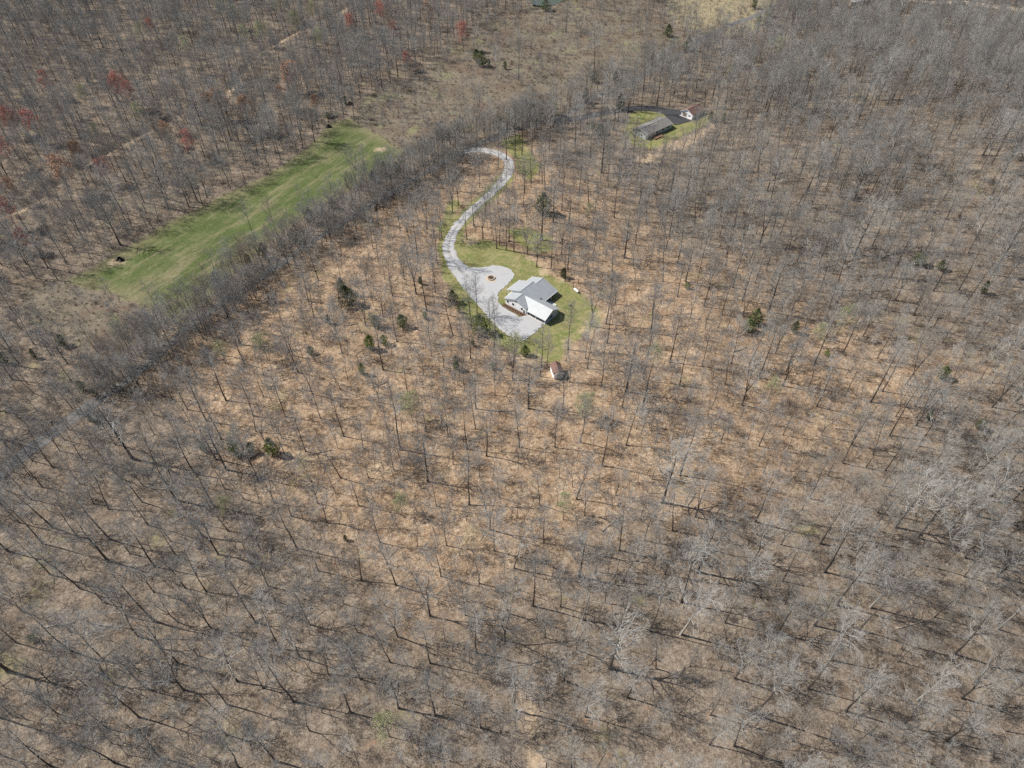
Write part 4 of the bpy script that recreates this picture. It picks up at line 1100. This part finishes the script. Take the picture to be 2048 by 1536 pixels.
# ---- geometry-node scatter for what nobody could count
def scatter(name, rows, meshes, label, cat, lift=0.0):
    src = bpy.data.collections.new(name + '_source')
    names = []
    for i, m in enumerate(meshes):
        o = bpy.data.objects.new('%s_kind_%02d' % (name, i), m); src.objects.link(o)
    a = np.array(rows, float)
    z = height(a[:, 0], a[:, 1]) + lift
    me = bpy.data.meshes.new(name); me.from_pydata(np.stack([a[:, 0], a[:, 1], z], 1).tolist(), [], [])
    at = me.attributes.new('turn', 'FLOAT_VECTOR', 'POINT'); tv = np.zeros((len(a), 3)); tv[:, 2] = a[:, 2]
    if a.shape[1] > 5: tv[:, 0] = a[:, 5]
    at.data.foreach_set('vector', tv.ravel())
    at = me.attributes.new('size', 'FLOAT', 'POINT'); at.data.foreach_set('value', a[:, 3].copy())
    at = me.attributes.new('pick', 'INT', 'POINT'); at.data.foreach_set('value', a[:, 4].astype(np.int32))
    o = link(name, me)
    ng = bpy.data.node_groups.new(name, 'GeometryNodeTree')
    ng.interface.new_socket('Geometry', in_out='INPUT', socket_type='NodeSocketGeometry')
    ng.interface.new_socket('Geometry', in_out='OUTPUT', socket_type='NodeSocketGeometry')
    N, L = ng.nodes, ng.links
    gi, go = N.new('NodeGroupInput'), N.new('NodeGroupOutput')
    ci = N.new('GeometryNodeCollectionInfo'); ci.inputs['Collection'].default_value = src
    ci.inputs['Separate Children'].default_value = True; ci.inputs['Reset Children'].default_value = True
    ip = N.new('GeometryNodeInstanceOnPoints'); ip.inputs['Pick Instance'].default_value = True
    def na(nm, typ):
        q = N.new('GeometryNodeInputNamedAttribute'); q.data_type = typ; q.inputs['Name'].default_value = nm; return q.outputs['Attribute']
    L.new(gi.outputs[0], ip.inputs['Points']); L.new(ci.outputs[0], ip.inputs['Instance'])
    L.new(na('pick', 'INT'), ip.inputs['Instance Index'])
    er = N.new('FunctionNodeEulerToRotation'); L.new(na('turn', 'FLOAT_VECTOR'), er.inputs[0]); L.new(er.outputs[0], ip.inputs['Rotation'])
    L.new(na('size', 'FLOAT'), ip.inputs['Scale']); L.new(ip.outputs[0], go.inputs[0])
    md = o.modifiers.new('scatter', 'NODES'); md.node_group = ng
    return tag(o, label, cat, None, 'stuff')

scatter('distant_woodland', rest, [k['j'] for k in KINDS], 'mass of far leafless grey trees covering the slopes around the clearing', 'woodland')

# saplings
def sap_r(x, y):
    par = sdist(x, y, WP['parcel'])
    return np.where(par > 0, 4.0, 4.1) + 1.5 * np.sin(x / 13.0 + y / 29.0) * np.sin(y / 11.0)
def sap_keep(x, y):
    g = np.random.default_rng(8).random(len(x))
    br = np.maximum(sdist(x, y, WP['brush']), sdist(x, y, WP['brush_b']))
    return open_ground(x, y) & ((br < -1) | (g < .13)) & (sdist(x, y, WP['tan']) < 0) & (sdist(x, y, WP['dirt']) < 0)
sp = scatter_points(60000, 9, sap_r, [(x, y, 2.0) for x, y, _, _ in trees] + TAKEN, sap_keep)
srows = [(x, y, rng.uniform(0, 6.28), rng.uniform(.55, 1.1), rng.choices(range(4), (5, 5, 4, 3))[0]) for x, y in sp]
size = seen_size([t[0] for t in srows], [t[1] for t in srows], [SAP[t[4]]['H'] * t[3] for t in srows])
order = sorted(range(len(srows)), key=lambda i: -size[i])
ssingle = set(order[:200])
for i in ssingle:
    x, y, rot, s, k = srows[i]
    put_tree('sapling', SAP[k]['t'], SAP[k]['c'], x, y, s, rot, ('taller ' if s > .95 else 'small ' if s < .7 else '') + SAP[k]['look'] + ' ' + zone(x, y, True), 'sapling', 'saplings between the larger trees')
scatter('sapling_understory', [r for i, r in enumerate(srows) if i not in ssingle], [q['j'] for q in SAP], 'thin leafless saplings filling the far woodland understory', 'understory')

# brush, weeds and dead grass
def brush_keep(x, y):
    br = np.maximum(sdist(x, y, WP['brush']), sdist(x, y, WP['brush_b']))
    row = (seg_dist(x, y, ROAD_D) < 9)
    g = np.random.default_rng(5).random(len(x))
    patch = np.sin(x / 9.0 + 2.2 * np.sin(y / 13.0)) * np.sin(y / 8.0 + 1.7 * np.sin(x / 17.0))
    return (((br > -3) & (g < .25 + .55 * patch)) | row | ((sdist(x, y, WP['meadow']) > -5) & (g < .35)) | (g < .05) | ((sdist(x, y, WP['tan']) > 0) & (g < .2))) & open_ground(x, y, 3.4, 3.5, 0.3, -0.5)
bp = scatter_points(60000, 21, lambda x, y: np.where(np.maximum(sdist(x, y, WP['brush']), sdist(x, y, WP['brush_b'])) > -3, 3.4, 3.3) + 1.6 * np.sin(x / 17.0 + y / 41.0), [], brush_keep)
bm = [bush(51, 2.8, 16, 3, .8, .022).mesh('brush_grey', 'twig'), bush(52, 2.0, 18, 3, .9, .02).mesh('brush_brown', 'russet'), bush(53, 3.4, 12, 3, .4, .024).mesh('brush_tall', 'twig_brown'), bush(54, 1.6, 20, 3, 1.1, .02).mesh('brush_low', 'russet')]
scatter('brush_thicket', [(x, y, rng.uniform(0, 6.28), rng.uniform(.5, 1.35), rng.choices(range(4), (5, 4, 5, 4))[0]) for x, y in bp], bm, 'brown and grey leafless brush over rough fields and verges', 'brush')
def grass_keep(x, y):
    br = np.maximum(np.maximum(sdist(x, y, WP['brush']), sdist(x, y, WP['brush_b'])), sdist(x, y, WP['tan']))
    return (br > -2) & open_ground(x, y, 3.2, 3.2, 0.2, -1.5)
gp = scatter_points(70000, 31, lambda x, y: np.full(x.shape, 1.7), [], grass_keep)
scatter('dead_grass', [(x, y, rng.uniform(0, 6.28), rng.uniform(.6, 1.3), rng.choices(range(3), (5, 3, 3))[0]) for x, y in gp], [tuft(61, .9).mesh('grass_straw', 'straw'), tuft(62, 1.0).mesh('grass_russet', 'russet'), tuft(63, .8, 22).mesh('grass_pale', 'straw')], 'dead straw coloured tall grass over the rough fields', 'grass')

# fallen logs and branches on the forest floor
for i, (px, py, a, L) in enumerate(LOGS):
    x, y = ground_at(px, py); rr = random.Random(i + 500); r = rr.uniform(.16, .27)
    t = thing('fallen_log', 'x', 'log', (x, y, Z(x, y)), R(a), 'fallen logs on the leaf litter')
    t['label'] = '%s fallen log with broken branch stubs lying %s' % ('long' if L > 7 else 'short', zone(x, y))
    P = []
    for k in range(7):
        q = L * (k / 6 - .5); gx_, gy_ = x + q * math.cos(R(a)), y + q * math.sin(R(a))
        P.append((q, rr.uniform(-.15, .15), Z(gx_, gy_) - Z(x, y) + r * .6))
    MB().tube(P, [r * (1 - .55 * k / 6) for k in range(7)], 7, 0, True).build('log', 'dead_wood', t, True)
    for k in range(rr.randint(2, 4)):
        p = Vector(P[3 + k % 4]); d = Vector((rr.uniform(.3, 1), rr.uniform(-1, 1), rr.uniform(.2, 1))).normalized() * rr.uniform(.8, 1.8)
        MB().tube([p, p + d * .5, p + d], [.07, .05, .02], 5).build('branch_stub', 'dead_wood', t)
def floor_keep(x, y): return tree_keep(x, y) & (np.hypot(x, y) < 330)
fp = scatter_points(40000, 41, lambda x, y: np.full(x.shape, 3.6), [], floor_keep)
sm = []
for s in range(3):
    mb = MB(); rr = random.Random(s + 90)
    q = [Vector((-1.4, 0, .06)), Vector((0, rr.uniform(-.2, .2), .12)), Vector((1.5, rr.uniform(-.4, .4), .05))]
    mb.tube(q, [.06, .045, .015], 4)
    for k in range(5):
        p = q[0].lerp(q[2], rr.uniform(.3, .9)); mb.spike(p, p + Vector((rr.uniform(.3, .9), rr.uniform(-.8, .8), rr.uniform(0, .4))), .025)
    sm.append(mb.mesh('stick', 'dead_wood'))
scatter('fallen_sticks', [(x, y, rng.uniform(0, 6.28), rng.uniform(.5, 1.5), rng.randrange(3)) for x, y in fp], sm, 'fallen sticks and branches strewn over the leaf litter', 'sticks', 0.02)
print('trees', len(trees), 'stuff', len(rest), 'saplings', len(srows), 'brush', len(bp), 'grass', len(gp), 'sticks', len(fp), 'tris/tree', [len(k['c'].polygons) for k in KINDS])
